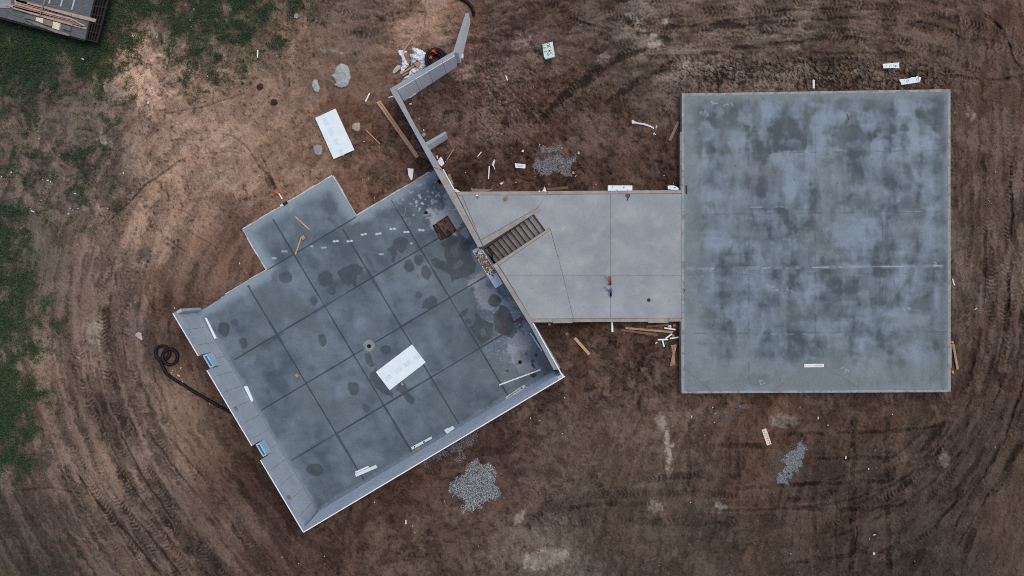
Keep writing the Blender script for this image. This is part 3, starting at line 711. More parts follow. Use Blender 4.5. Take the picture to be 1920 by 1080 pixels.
# --- crumbled clods and pebbles lying loose on the dug soil
def clods(n, seed):
    rs = np.random.RandomState(seed)
    pr = (.25 + 2.2 * churn + .6 * sstep(n_mid, 0, .4) + .5 * crumb) * (1 - .9 * gm)
    pr[(U < -40) | (U > 1960) | (V < -40) | (V > 1120)] = 0
    pr[in_house | in_breeze | in_garage] = 0
    cdf = np.cumsum(pr.ravel()); cdf /= cdf[-1]
    k = np.searchsorted(cdf, rs.rand(n))
    c = np.stack([PXX.ravel()[k] + rs.uniform(-.03, .03, n), PYY.ravel()[k] + rs.uniform(-.03, .03, n), Z.ravel()[k] + .008], 1)
    s = np.minimum(.012 + rs.exponential(.014, n), .085) * (1 + .5 * np.clip(churn.ravel()[k], 0, 1))
    base_ = np.array([(1, 0, 0), (-1, 0, 0), (0, 1, 0), (0, -1, 0), (0, 0, .8), (0, 0, -.8)])
    q = base_[None] * s[:, None, None] * rs.uniform(.6, 1.3, (n, 6, 3))
    t = rs.rand(n) * 6.28; ct, st2 = np.cos(t)[:, None], np.sin(t)[:, None]
    q = np.stack([q[..., 0] * ct - q[..., 1] * st2, q[..., 0] * st2 + q[..., 1] * ct, q[..., 2]], -1) + c[:, None, :]
    tri = np.array([(0, 2, 4), (2, 1, 4), (1, 3, 4), (3, 0, 4)])
    fi = (tri[None] + 6 * np.arange(n)[:, None, None]).reshape(-1)
    me = bpy.data.meshes.new("soil_clods")
    me.vertices.add(6 * n); me.vertices.foreach_set("co", q.astype(np.float32).ravel())
    me.loops.add(len(fi)); me.loops.foreach_set("vertex_index", fi.astype(np.int32))
    me.polygons.add(4 * n); me.polygons.foreach_set("loop_start", np.arange(0, 12 * n, 3, dtype=np.int32)); me.polygons.foreach_set("loop_total", np.full(4 * n, 3, np.int32))
    me.update(calc_edges=True)
    col_ = C.reshape(-1, 3)[k] * rs.uniform(.75, 1.25, n)[:, None] + (rs.rand(n) < .04)[:, None] * .08
    c4 = np.ones((n, 6, 4), np.float32); c4[..., :3] = np.clip(col_, .01, .5)[:, None, :]
    me.attributes.new("Col", 'FLOAT_COLOR', 'POINT').data.foreach_set("color", c4.ravel())
    me.materials.append(M_soil)
    o = bpy.data.objects.new("soil_clods", me); COL.objects.link(o)
    return tag(o, "loose clods and pebbles strewn over the dug brown soil", "soil clods", kind="stuff")
clods(30000, 9)

# ------------------------------------------------------------------ concrete
M_wall = mat_simple("precast_concrete", (152, 167, 182), (165, 179, 192), 1.2, .85, .15, 50, detail=6)
M_walltop = mat_simple("wall_top_concrete", (118, 132, 146), (140, 146, 150), 2.5, .9, .2, 60)
M_oldconc = mat_simple("weathered_concrete", (122, 122, 122), (150, 152, 152), 1.4, .9, .25, 40, detail=7)
M_sill = mat_simple("dusty_wall_top", (136, 135, 133), (155, 154, 152), 2.2, .92, .25, 50, detail=7)
M_trim = mat_simple("white_trim", (214, 220, 228), (226, 232, 238), 4, .6)
M_foam = mat_simple("foam_board", (206, 224, 234), (220, 234, 242), 1.5, .75, .05, 30)
M_white = mat_simple("white_plastic", (222, 228, 234), (236, 240, 244), 3, .5)
M_black = mat_simple("black_plastic", (16, 17, 20), (26, 27, 30), 6, .6)
M_dark = mat_simple("dark_hole", (14, 18, 24), (20, 24, 30), 6, .8)
M_ink = mat_simple("black_ink", (38, 44, 58), (56, 62, 78), 20, .8)
M_print = mat_simple("pale_blue_print", (150, 192, 210), (170, 206, 222), 20, .8)
M_win = mat_simple("pale_blue_vinyl", (150, 184, 210), (168, 200, 224), 4, .5)
M_glass = mat_simple("window_glass", (58, 92, 120), (74, 110, 138), 2, .2)
M_metal = mat_simple("galvanised_steel", (96, 100, 106), (120, 124, 130), 8, .5, metallic=.4)
M_floor = mat_painted("slab_concrete", .62, fine=.05, fscale=14, bump=.12, bscale=50, bdist=.004, spec=.3)

def srgbmix(base, col, m):
    return base * (1 - m[..., None]) + np.array(s2l(col), np.float32) * m[..., None]

def blob_mask(u, v, poly, soft=.8, wob=2.0, seed=501, scale=14):
    d = polydist(u, v, poly) + wob * fbm(u, v, scale, 3, seed)
    return 1 - sstep(d, -soft, soft)

def zpts(x0, y0, k, pts):
    """points read off an enlarged crop whose corner is (x0, y0) and scale k"""
    return [(x0 + x / k, y0 + y / k) for x, y in pts]

# --- house: floor slab
house = thing("house_foundation", "tilted house basement with blotchy blue grey concrete floor and walls on two sides", "house foundation", tuple(AB(-7.6, -1.2, 0))); house["kind"] = "thing"
ga = np.arange(-15.125, -.18 + .01, .029); gb = np.arange(-10.09, 4.955 + .01, .029)
FA, FB = np.meshgrid(ga, gb)
FX = FA * E1.x + FB * E2.x; FY = FA * E1.y + FB * E2.y
fu = (960 + FX * F / H).astype(np.float32); fv = (540 - FY * F / H).astype(np.float32)
S0 = F / H
A_, B_ = (FA * S0).astype(np.float32), (FB * S0).astype(np.float32)     # slab axes in photo pixels
dark = np.array(s2l((68, 84, 97)), np.float32); light = np.array(s2l((103, 119, 133)), np.float32)
t = .48 + .75 * fbm(fu, fv, 70, 4, 511, .58) + .25 * fbm(fu, fv, 18, 3, 521) + .2 * fbm(A_, B_ * .3, 20, 3, 525)
bay = np.floor((A_ + 529) / 106).astype(int) * 7 + np.floor((B_ + 371) / 108).astype(int) * 13
t = t + (np.array([.10, -.12, .04, .16, -.06, -.16, .08, 0, -.08, .14, -.02])[bay % 11]) + .18 * fbm(fu, fv, 38, 3, 527)
t = np.clip(t, 0, 1.3)[..., None]
col = dark * (1 - t) + light * t
gr = sstep(fbm(fu, fv, 90, 3, 531), .05, .5)
col = srgbmix(col, (84, 98, 106), gr * .6)
# paler rim where the concrete dried along the walls and the open edges
rim = np.minimum(np.minimum(A_ + 529, -12 - A_), 173.3 - B_)
north = np.where((A_ > -377) & (A_ < -182), B_ + 353, B_ + 265)
m = (1 - sstep(rim + 5 * fbm(fu, fv, 24, 3, 541), 3, 11)) * .75
col = srgbmix(col, (116, 133, 146), m)
nn = np.where((A_ > -377) & (A_ < -182), np.where(B_ < -265, np.minimum(north, np.minimum(A_ + 377, -182 - A_)), north), north)
side = np.minimum(np.hypot(A_ + 377, np.maximum(B_ + 265, 0)), np.hypot(A_ + 182, np.maximum(B_ + 265, 0)))
nn = np.minimum(nn, side + np.where(B_ > -255, 8, 0))
m = (1 - sstep(nn + 6 * fbm(fu, fv, 30, 3, 551), 3, 26)) * .8
col = srgbmix(col, (132, 151, 164), m)
# lime bloom and mud over the north east bays
m = sstep(.75 * fbm(fu, fv, 34, 4, 561, .6) - .35 + 1.3 * np.exp(-(((fu - 838) / 42.) ** 2 + ((fv - 405) / 46.) ** 2)) - .25, .0, .3)
col = srgbmix(col, (172, 180, 186), m * .75)
for cx, cy, rx, ry, rot, s_ in [(905, 520, 34, 12, -30, .6), (915, 560, 30, 22, 40, .55), (950, 590, 26, 30, 10, .5), (975, 640, 26, 20, 30, .6), (965, 665, 10, 22, -25, .8), (990, 615, 16, 10, 0, .55), (868, 448, 14, 8, -30, .8), (880, 430, 20, 16, 0, .7), (990, 690, 22, 14, 0, .35), (855, 470, 10, 16, 0, .5)]:
    d = polydist(fu, fv, ell(cx, cy, rx, ry, rot)) + 8 * fbm(fu, fv, 12, 4, 571, .7)
    col = srgbmix(col, (150, 160, 174), (1 - sstep(d, -5, 3)) * s_)
sp = sstep(fbm(fu, fv, 7, 2, 581), .34, .5) * np.exp(-(((fu - 800) / 44.) ** 2 + ((fv - 375) / 36.) ** 2))
col = srgbmix(col, (178, 188, 198), sp)
sp = sstep(fbm(fu, fv, 6, 2, 585), .30, .5) * np.exp(-(((fu - 960) / 40.) ** 2 + ((fv - 610) / 70.) ** 2))
col = srgbmix(col, (160, 170, 182), sp * .7)
col = srgbmix(col, (120, 112, 110), sstep(fbm(fu, fv, 20, 3, 591), .0, .5) * np.exp(-(((fu - 900) / 30.) ** 2 + ((fv - 500) / 26.) ** 2)) * .5)
# damp blotches
WET = [(zpts(480, 270, 4, [(1035, 720), (1090, 690), (1140, 720), (1130, 790), (1095, 815), (1058, 792), (1050, 850), (1030, 890), (1010, 880), (1020, 840), (985, 790), (1025, 765)]), .85), (ell(767.5, 499, 9.5, 12.5, 0), .9), (ell(785, 487, 9, 9.5, 0), .9),
       (ell(798.8, 511, 9, 15, -12), .85), (ell(610, 522.5, 14, 15, 0), .85), (ell(625, 534, 9, 6, 0), .6), (zpts(480, 270, 4, [(610, 960), (660, 920), (760, 895), (800, 930), (790, 980), (760, 985), (750, 1075), (720, 1040), (690, 1070), (640, 1030)]), .85),
       (ell(536.3, 520, 12, 11, 0), .75), (ell(534, 508, 8, 10, 0), .4), (zpts(480, 270, 4, [(1385, 750), (1450, 690), (1560, 690), (1620, 740), (1600, 800), (1650, 900), (1640, 960), (1580, 1000), (1470, 1030), (1460, 980), (1380, 940), (1310, 910), (1310, 870), (1340, 855), (1390, 880), (1430, 880), (1410, 830), (1410, 780)]), .92),
       (ell(617, 388, 18, 14, 40), .4), (zpts(480, 270, 4, [(800, 830), (830, 820), (910, 960), (880, 970)]), .5), (zpts(480, 270, 4, [(520, 550), (560, 560), (640, 620), (600, 620)]), .45), (ell(588, 492, 10, 16, -40), .3),
       (ell(589.5, 564, 6.5, 9, 0), .75), (ell(604, 638, 8, 11.5, -15), .85), (ell(662.5, 729, 11, 13, -25), .85), (ell(686, 765, 6.5, 8, 0), .7), (ell(585, 690, 7, 5, 0), .35), (zpts(480, 540, 4, [(30, 450), (150, 350), (215, 320), (200, 345), (60, 465)]), .6), (ell(520, 700, 24, 6, -10), .35), (ell(660, 698, 9, 9, 0), .3),
       (ell(786, 553, 7, 7, 0), .75), (zpts(480, 540, 4, [(1240, 150), (1270, 80), (1320, 50), (1360, 90), (1350, 145), (1300, 160)]), .88), (ell(622, 545, 9, 8, 0), .7), (ell(724, 656, 9.5, 8.5, 20), .8), (zpts(480, 540, 4, [(820, 500), (850, 470), (870, 540), (910, 580), (860, 590), (815, 560)]), .75),
       (zpts(480, 540, 4, [(850, 640), (900, 600), (1000, 770), (1035, 790), (1020, 820), (960, 790), (900, 750), (860, 690)]), .85), (zpts(480, 540, 4, [(1080, 690), (1130, 720), (1140, 780), (1195, 840), (1170, 875), (1130, 860), (1100, 790), (1050, 760)]), .85),
       (ell(927.5, 564, 12, 12, 0), .95), (zpts(480, 540, 4, [(1780, 200), (1830, 130), (1870, 140), (1910, 180), (1960, 330), (1920, 370), (1860, 360), (1790, 310)]), .95), (zpts(480, 540, 4, [(1650, 170), (1700, 230), (1780, 270), (1770, 380), (1740, 390), (1690, 435), (1640, 350), (1600, 300), (1640, 270)]), .92),
       (ell(870, 586, 12, 5, -45), .75), (ell(878, 604, 7, 5, 0), .75), (ell(420, 618, 11.5, 13.5, 0), .9), (ell(440.6, 605, 8, 6.5, 0), .6), (ell(456.8, 643, 7.5, 10, -10), .8), (ell(590.5, 881, 17, 11.5, 8), .85), (ell(610, 845, 14, 6, -40), .35), (ell(500, 645, 9, 14, -40), .35), (ell(520, 640, 8, 12, -30), .25), (ell(745, 400, 30, 14, 0), .3), (ell(690, 515, 5, 10, 0), .3)]
for i, (poly, s_) in enumerate(WET):
    m = blob_mask(fu, fv, poly, .55 if s_ > .6 else 4, 2.6, 600 + i % 7)
    m = m * (.78 + .3 * fbm(fu, fv, 16, 3, 640 + i % 5))
    ringm = blob_mask(fu, fv, poly, 3.5, 2.6, 600 + i % 7); col = srgbmix(col, (64, 76, 84), ringm * s_ * .2)
    m = m * (1 - .9 * blob_mask(fu, fv, zpts(480, 270, 4, [(1470, 930), (1530, 860), (1560, 890), (1540, 920), (1490, 945)]), .8, 1.5)) * (1 - .85 * blob_mask(fu, fv, ell(905.5, 624, 5, 8, 0), 1, 2)) * (1 - .8 * blob_mask(fu, fv, ell(912, 589, 8, 4, -20), 1, 2))
    col = srgbmix(col, (50, 62, 69), m * s_)
col = srgbmix(col, (66, 62, 62), blob_mask(fu, fv, ell(945, 612, 14, 20, -20), 6, 4) * .45)
# saw cut joints, some with a damp margin
def cut(axis, pos, lo, hi, wid=1.0):
    global col
    P_, Q_ = (A_, B_) if axis == 'a' else (B_, A_)
    d = np.abs(P_ - pos)
    on = (Q_ > lo) & (Q_ < hi)
    wv = wid * (1 + .5 * fbm(fu, fv, 60, 2, 701))
    m = (1 - sstep(d, wv * .75, wv * 1.6)) * on
    col = srgbmix(col, (40, 53, 64), m * .92)
    seep = (1 - sstep(d, 1.2, 4.2)) * on * sstep(fbm(fu, fv, 80, 2, 703 + int(abs(pos))), .15, .5)
    col = srgbmix(col, (56, 69, 79), seep * .7)
cut('b', -264, -376, -183); cut('b', -151, -515, -70); cut('b', -151, -22, -12, .8); cut('b', -44, -521, -30); cut('b', 66, -521, -60)
cut('a', -423, -258, 168); cut('a', -319, -340, 168); cut('a', -216, -258, 168); cut('a', -110, -258, 168)
# footprints dried white
foot = [(200, 805), (224, 805), (587, 730), (610, 727), (690, 730), (716, 727), (797, 680), (820, 675), (907, 676), (930, 671), (1012, 637), (1038, 636), (1117, 660), (1139, 660), (1228, 645), (1252, 647), (500, 778), (520, 776), (128, 856), (144, 856), (930, 826), (948, 826), (1165, 745), (418, 768)]
for x, y in foot:
    d = np.hypot((fu - 480 - x / 4) / 1.5, (fv - 270 - y / 4))
    col = srgbmix(col, (196, 206, 216), (1 - sstep(d, 1.2, 2.6)) * (.85 if y < 740 else .45))
# dark spots at the pipe pits and the drain collar
for x, y, r in [(986.6, 664, 1.6), (1005.6, 666, 2.6), (999, 677, 3), (998.5, 684, 3), (1002, 688, 2), (1010.5, 653.5, 1.3), (951.5, 695.5, 2.2), (1000, 702, 6)]:
    col = srgbmix(col, (30, 38, 46), (1 - sstep(np.hypot(fu - x, fv - y) + fbm(fu, fv, 6, 2, 711), r - .6, r + 1)) * .85)
d = np.hypot(fu - 692, fv - 648) + 2 * fbm(fu, fv, 8, 2, 721)
col = srgbmix(col, (132, 142, 150), (1 - sstep(d, 9, 12)) * .75)
m = (1 - sstep(np.hypot(fu - 975.5, (fv - 672) * .8) + 3 * fbm(fu, fv, 9, 2, 723), 10, 14))
col = srgbmix(col, (116, 122, 124), m * .5)
# dirty strip against the stair wall, mud trail from the pit
col = srgbmix(col, (80, 80, 80), blob_mask(fu, fv, [(853, 432), (872, 419), (873, 424), (858, 437)], 1, 1.5) * .7)
col = srgbmix(col, (86, 100, 112), blob_mask(fu, fv, [(873, 424), (876, 422), (898, 458), (890, 464)], 1, 1) * .8)
col = col * (1 + .05 * rng.normal(0, 1, fu.shape)[..., None].clip(-2, 2)) * (1 + .05 * fbm(fu, fv, 5, 2, 731))[..., None]
# the unpoured plumbing pit, soil showing
FZ = np.zeros_like(FA)
pit_poly = [(812, 423.5), (839, 405), (855.5, 432), (846, 439), (843, 443), (826, 450.5)]
pm = polydist(fu, fv, pit_poly)
inside = pm < 0
soil_n = fbm(fu, fv, 8, 3, 741, .7)
st_ = fbm(A_ * 1.0, B_ * .28, 4.5, 2, 751)
pc = np.array(s2l((98, 74, 66)), np.float32) * (1 + .45 * soil_n)[..., None]
slots = sstep(st_ + .5 * sstep(fv - 424 - .3 * (fu - 832), -4, 14), .35, .55)
pc = srgbmix(pc, (34, 24, 24), slots * .85)
col = np.where(inside[..., None], pc, col)
col = srgbmix(col, (44, 40, 42), (1 - sstep(np.abs(pm), .3, 1.3)) * .9)
FZ = np.where(inside, -.09 + .03 * soil_n - .05 * slots, FZ)
ca_, cb_ = (FA[:-1, :-1] + .0145) * S0, (FB[:-1, :-1] + .0145) * S0
keep = (cb_ > -265) | ((ca_ > -377) & (ca_ < -182))
grid_mesh("floor_slab", FX - house.location.x, FY - house.location.y, FZ - house.location.z, col.astype(np.float32), M_floor, keep=keep, parent=house)
# its exposed edge on the open side
mb = MB()
A0, A1, A2, A3 = -15.125, -377 / S0, -182 / S0, -.335
for p, q in [((A0, -265 / S0), (A1, -265 / S0)), ((A1, -265 / S0), (A1, -353 / S0)), ((A1, -353 / S0), (A2, -353 / S0)), ((A2, -353 / S0), (A2, -265 / S0)), ((A2, -265 / S0), (A3, -265 / S0))]:
    a, b = AB(*p, -.02), AB(*q, -.02)
    n_ = max(2, int((b - a).length / .5))
    dn = (b - a).normalized(); sdv = Vector((-dn.y, dn.x, 0))
    if sdv.dot(AB(-7, 0) - (a + b) / 2) > 0: sdv = -sdv
    for i in range(n_):
        w_ = random.uniform(.04, .09); t0, t1 = i / n_, (i + 1) / n_
        pa, pb = a.lerp(b, t0), a.lerp(b, t1)
        zt = random.uniform(-.03, -.004)
        mb.prism([Vector((k.x, k.y, -.4)) for k in (pa, pb, pb + sdv * w_, pa + sdv * w_)], [Vector((k.x, k.y, zt)) for k in (pa, pb, pb + sdv * w_, pa + sdv * w_)])
mb.build("slab_edge", mat_simple("pale_form_edge", (150, 158, 164), (196, 200, 204), 2.2, .9, .3, 30, detail=8), house)

# --- house: walls. a core, facing panels with open seams, a trim line along the outer top edge
WT = 2.4
WIN = [(-5.14, -4.30), (.12, .95)]
mb = MB()
WO, WI = -15.316, -15.165
segs = [(-7.647, WIN[0][0]), (WIN[0][1], WIN[1][0]), (WIN[1][1], 5.185)]
for b0, b1 in segs: mb.box_ab(WO, WI, b0, b1, -.3, WT)
for b0, b1 in WIN: mb.box_ab(WO, WI, b0, b1, -.3, 1.25)
mb.box_ab(WI, -14.86, -7.647, -7.50, -.3, WT)                   # short return at the open end
mb.build("wall", M_wall, house)
mb = MB()
b = -7.495
edges = [b]
while edges[-1] < 4.9: edges.append(edges[-1] + .915)
for i in range(len(edges) - 1):
    b0, b1 = edges[i] + .007, min(edges[i + 1], 4.95) - .007
    cutp = [(b0, b1, 2.34)]
    for w0, w1 in WIN:
        nxt = []
        for c0, c1, zt in cutp:
            if c1 <= w0 or c0 >= w1: nxt.append((c0, c1, zt)); continue
            if c0 < w0: nxt.append((c0, w0, zt))
            nxt.append((max(c0, w0), min(c1, w1), 1.22))
            if c1 > w1: nxt.append((w1, c1, zt))
        cutp = nxt
    for c0, c1, zt in cutp:
        if c1 - c0 > .03: mb.box_ab(WI, WI + .042, c0, c1, -.02, zt)
mb.build("wall_panel", M_wall, house)
mb = MB()
for b0, b1 in segs: mb.box_ab(WO - .02, WO + .03, b0, b1, WT - .03, WT + .02)
mb.build("edge_trim", M_trim, house)
# south wall
mb = MB(); mb.box_ab(WI, .0, 5.0, 5.185, -.3, WT); mb.build("wall", M_wall, house)
mb = MB()
a = -15.0
while a < -.35:
    mb.box_ab(a + .004, min(a + 1.22, -.34) - .004, 4.955, 4.999, -.02, WT - .05); a += 1.22
mb.build("wall_panel", mat_simple("lightened_blue_facing", (198, 214, 230), (208, 223, 236), 1.2, .85, .12, 50), house)  # facing colour lightened to make up for the shade on this side
mb = MB(); mb.box_ab(WO - .02, .02, 5.155, 5.207, WT - .03, WT + .02); mb.build("edge_trim", M_trim, house)
# east wall, with the gap where the stairs come down
mb = MB()
mb.px_prism([(812, 313.5), (829.6, 319.5), (852.8, 359.3), (905.4, 461.6), (896.5, 463.5)], WT, -.3)
mb.build("wall", M_sill, house)
mb = MB()
mb.px_prism([(924, 497), (930.6, 492.6), (1000, 604), (993, 608.4)], WT, -.3)
mb.build("wall", M_sill, house)
mb = MB(); mb.px_prism([(993.2, 608.8), (1000.2, 604.4), (1051, 689.6), (1048, 692), (1038.6, 694)], WT, -.3)
mb.build("wall", M_walltop, house)
mb = MB(); mb.px_prism([(829.8, 318), (831.5, 317), (853, 355.5), (851.5, 357)], WT + .03, WT - .05); mb.build("edge_trim", M_trim, house)
mb = MB(); mb.px_prism([(998.5, 606), (1000, 605), (1057, 706.5), (1055.3, 708)], WT + .03, WT - .05)
mb.build("edge_trim", M_trim, house)
# thin skins added to darken the tops, offsetting the light they catch
M_cap = mat_simple("darkened_wall_top", (112, 130, 148), (128, 144, 160), 1.6, .9, .2, 50)
for b0, b1 in segs:
    mb = MB(); mb.box_ab(WO + .031, WI + .046, b0 + .002, b1 - .002, WT + .002, WT + .014); mb.build("darkened_top", M_cap, house)
mb = MB(); mb.box_ab(WI + .05, -.36, 4.952, 5.154, WT + .002, WT + .014); mb.build("darkened_top", M_cap, house)
# windows set in the notches
for b0, b1 in WIN:
    c = MB(); z0, z1 = 1.25, 2.0
    c.box_ab(-15.29, -15.235, b0 + .05, b1 - .05, z0 + .02, z1); c.box_ab(-15.12, -15.075, b0 + .05, b1 - .05, z0 + .02, z1)
    c.box_ab(-15.235, -15.12, b0 + .05, b0 + .12, z0 + .02, z1 - .004); c.box_ab(-15.235, -15.12, b1 - .12, b1 - .05, z0 + .02, z1 - .004)
    wf = c.build("window", M_win, house)
    c = MB(); c.box_ab(-15.235, -15.12, b0 + .121, b1 - .121, z0 + .03, z1 - .08); c.build("pane", M_glass, wf)
# cast in steel plates on the west wall top
for u, v in [(441, 767), (541, 933)]:
    p = PX(u, v, WT); q = [p + E1 * x + E2 * y for x, y in ((-.11, -.09), (.11, -.09), (.11, .09), (-.11, .09))]
    mb = MB(); mb.prism([k + Vector((0, 0, -.02)) for k in q], [k + Vector((0, 0, .012)) for k in q])
    mb.build("anchor_plate", M_metal, house)
# drains in the basement floor
for u, v, r in [(799, 398.5, .075), (692, 649, .085), (975, 679, .085)]:
    mb = MB(); mb.ring(PX(u, v, 0), r + .02, r, .002, .018); d_ = mb.build("floor_drain", M_black, house)
    mb = MB(); mb.disc(PX(u, v, 0), r - .001, .003, .008); mb.build("drain_cover", M_dark, d_)

# --- wing wall north of the house
M_wingtop = mat_simple("darkened_wing_top", (132, 142, 153), (148, 157, 166), 1.6, .9, .2, 50)  # tops coloured darker than the faces to even out the skylight
M_wing = mat_simple("lightened_wing_concrete", (204, 211, 220), (216, 221, 228), 1.1, .85, .12, 50, detail=6)  # body lightened so its shaded faces read as bright as the tops
wing = thing("retaining_wall", "grey concrete wing wall zigzagging north from the house corner", "retaining wall", tuple(PX(770, 200, -.2))); wing["kind"] = "thing"
mb = MB(); mb.px_prism([(730.5, 167), (743, 167.5), (749.5, 183), (769, 219.5), (829.2, 318.6), (812, 312.8), (760.5, 219)], WT, -.4); mb.build("wall_section", M_wing, wing)
mb = MB(); mb.px_prism([(730.5, 167), (743, 167.5), (749.5, 183), (769, 219.5), (829.2, 318.6), (812, 312.8), (760.5, 219)], WT + .02, WT + .002); mb.build("darkened_top", M_wingtop, wing)
mb = MB(); mb.px_prism([(730.9, 166.6), (849.7, 96.3), (853, 98.5), (849, 104.5), (743.2, 167.2)], WT, -.4); mb.build("wall_section", M_wing, wing)
mb = MB(); mb.px_prism([(730.9, 166.6), (849.7, 96.3), (853, 98.5), (849, 104.5), (743.2, 167.2)], WT + .02, WT + .002); mb.build("darkened_top", M_wingtop, wing)
mb = MB()
pa, pb = (745, 168.2), (852.5, 104.6)
for i in range(4):
    t0, t1 = [0, .30, .545, .79, 1][i] + .003, [0, .30, .545, .79, 1][i + 1] - .003
    l = lambda t: (pa[0] + (pb[0] - pa[0]) * t, pa[1] + (pb[1] - pa[1]) * t)
    a_, b_ = l(t0), l(t1)
    mb.px_prism([(a_[0] - .9, a_[1] - 1.6), (b_[0] - .9, b_[1] - 1.6), (b_[0] + .3, b_[1] + .5), (a_[0] + .3, a_[1] + .5)], WT - .05, -.4)
mb.build("wall_panel", M_wing, wing)
mb = MB(); top = [PX(*p, z) for p, z in [((849.9, 96.2), WT), ((873, 25), 2.25), ((879.2, 25), 2.25), ((859.5, 99), WT), ((853.4, 98.6), WT)]]
mb.prism([Vector((p.x, p.y, -.2)) for p in top], top); mb.build("wall_section", M_wing, wing)
mb = MB(); mb.prism([p + Vector((0, 0, .002)) for p in top], [p + Vector((0, 0, .02)) for p in top]); mb.build("darkened_top", M_wingtop, wing)
mb = MB(); mb.px_prism([(796.5, 268), (834.5, 246.3), (837, 250.5), (799.5, 273.5)], 1.3, -.4); mb.build("buttress", M_wing, wing)
mb = MB(); mb.px_prism([(796.5, 268), (834.5, 246.3), (837, 250.5), (799.5, 273.5)], 1.3 + .02, 1.3 + .002); mb.build("darkened_top", M_wingtop, wing)

# --- stairs
M_step = mat_simple("stair_concrete", (118, 117, 118), (138, 137, 137), 3, .9, .2, 40)
stairs = thing("staircase", "dark grey staircase running down from the covered link slab to the basement", "staircase", tuple(PX(965, 450, 0))); stairs["kind"] = "thing"
b_n, b_s, t_n, t_s = (PX(906, 463.5, WT), PX(929.5, 491, WT), PX(1000, 402.3, WT), PX(1021.5, 431.5, WT))
for i in range(11):
    f0, f1 = i / 11, (i + 1) / 11 - .006
    q = [b_n.lerp(t_n, f0), b_n.lerp(t_n, f1), b_s.lerp(t_s, f1), b_s.lerp(t_s, f0)]
    mb = MB(); zt = WT * (i + 1) / 12
    mb.prism([Vector((p.x, p.y, max(-.3, zt - .75))) for p in q], [Vector((p.x, p.y, zt)) for p in q]); mb.build("step", M_step, stairs)

# --- link slab between house and garage
M_link = mat_stained("link_slab_concrete", (132, 141, 148), (150, 158, 164), (160, 168, 173), (116, 117, 116))
M_joint = mat_simple("joint_base_concrete", (122, 122, 120), (134, 133, 130), 3, .9)  # slightly darker slab base seen in the open joints
link = thing("link_slab", "pale grey concrete slab joining the tilted house to the square garage", "concrete slab", tuple(PX(1120, 480, 0))); link["kind"] = "thing"
mb = MB()
mb.px_prism([(853.6, 359.3), (1280.5, 356.6), (1280.5, 602.6), (1000.4, 604.4), (931, 492.2), (1022, 432), (1000, 402), (905.8, 462)], WT - .035, -.45)
mb.build("slab_base", M_joint, link)
panels = [("slab_panel", [(866.5, 366), (1025.4, 366), (1007.4, 389.4), (901, 449.5)]), ("curb", [(906.5, 461), (901.8, 451.2), (1009.2, 389.6), (1012.5, 394.8), (1000.2, 401.6)]),
          ("curb", [(854.4, 360), (1026, 358.9), (1023.5, 365.2), (858, 365.3)]), ("curb", [(858.6, 366.6), (865.3, 366.4), (900.6, 450.4), (905.6, 460.6), (906.2, 450)][:4]),
          ("slab_panel", [(1026.4, 365), (1144.75, 364.2), (1144.75, 516.9), (1056.0, 516.9), (1032.2, 429.2), (1030, 427), (1022.6, 431.2), (1001.2, 401.6), (1013.4, 394.6), (1008.6, 389)]),
          ("slab_panel", [(1145.45, 364.2), (1279.2, 363.4), (1279.2, 516.9), (1145.45, 516.9)]), ("curb", [(931.6, 492.4), (1022.8, 432), (1029.8, 427.9), (1031.6, 430.8), (935, 497.4)]),
          ("slab_panel", [(936.4, 498.2), (1031.7, 431.8), (1055.4, 516.9), (947.6, 516.9)]), ("slab_panel", [(948.6, 517.5), (1055.7, 517.5), (1074.6, 597), (996.4, 597.6)]),
          ("slab_panel", [(1056.3, 517.5), (1144.75, 517.5), (1144.75, 596.8), (1075.2, 597)]), ("slab_panel", [(1145.45, 517.5), (1279.2, 517.5), (1279.2, 596), (1145.45, 596.8)]),
          ("curb", [(1027.5, 358.8), (1066, 358), (1280, 356.4), (1280, 362.4), (1027.8, 364)]), ("curb", [(997, 598.8), (1035.8, 598.2), (1035.8, 604.2), (1000.8, 604.6)]), ("curb", [(1036.4, 598.2), (1073.6, 598), (1073.6, 605.6), (1036.4, 606)]),
          ("curb", [(1074.4, 598), (1214.8, 597.4), (1214.8, 603.2), (1074.4, 604)]), ("curb", [(1215.4, 596.9), (1253.2, 596.8), (1253.2, 605.2), (1215.4, 605.4)]), ("curb", [(1254, 597), (1279.6, 597), (1279.6, 602.6), (1254, 602.8)])]
for nm, poly in panels:
    mb = MB(); mb.px_prism(poly, WT + (.0 if nm == "slab_panel" else .006), WT - .036)
    mb.build(nm, M_link if nm == "slab_panel" else M_sill, link)
mb = MB(); mb.ring(PX(1216.5, 562.5, WT), .085, .06, WT + .002, WT + .03); mb.disc(PX(1216.5, 562.5, WT), .062, WT + .002, WT + .02); mb.build("drain_cap", M_black, link)
mb = MB(); mb.tube([PX(1282.5 + 2.2 * math.cos(t), 544.5 + 2.6 * math.sin(t), WT + .06) for t in np.linspace(-2.2, 2.2, 12)], .025, 6); mb.build("pipe_sleeve", M_metal, link)

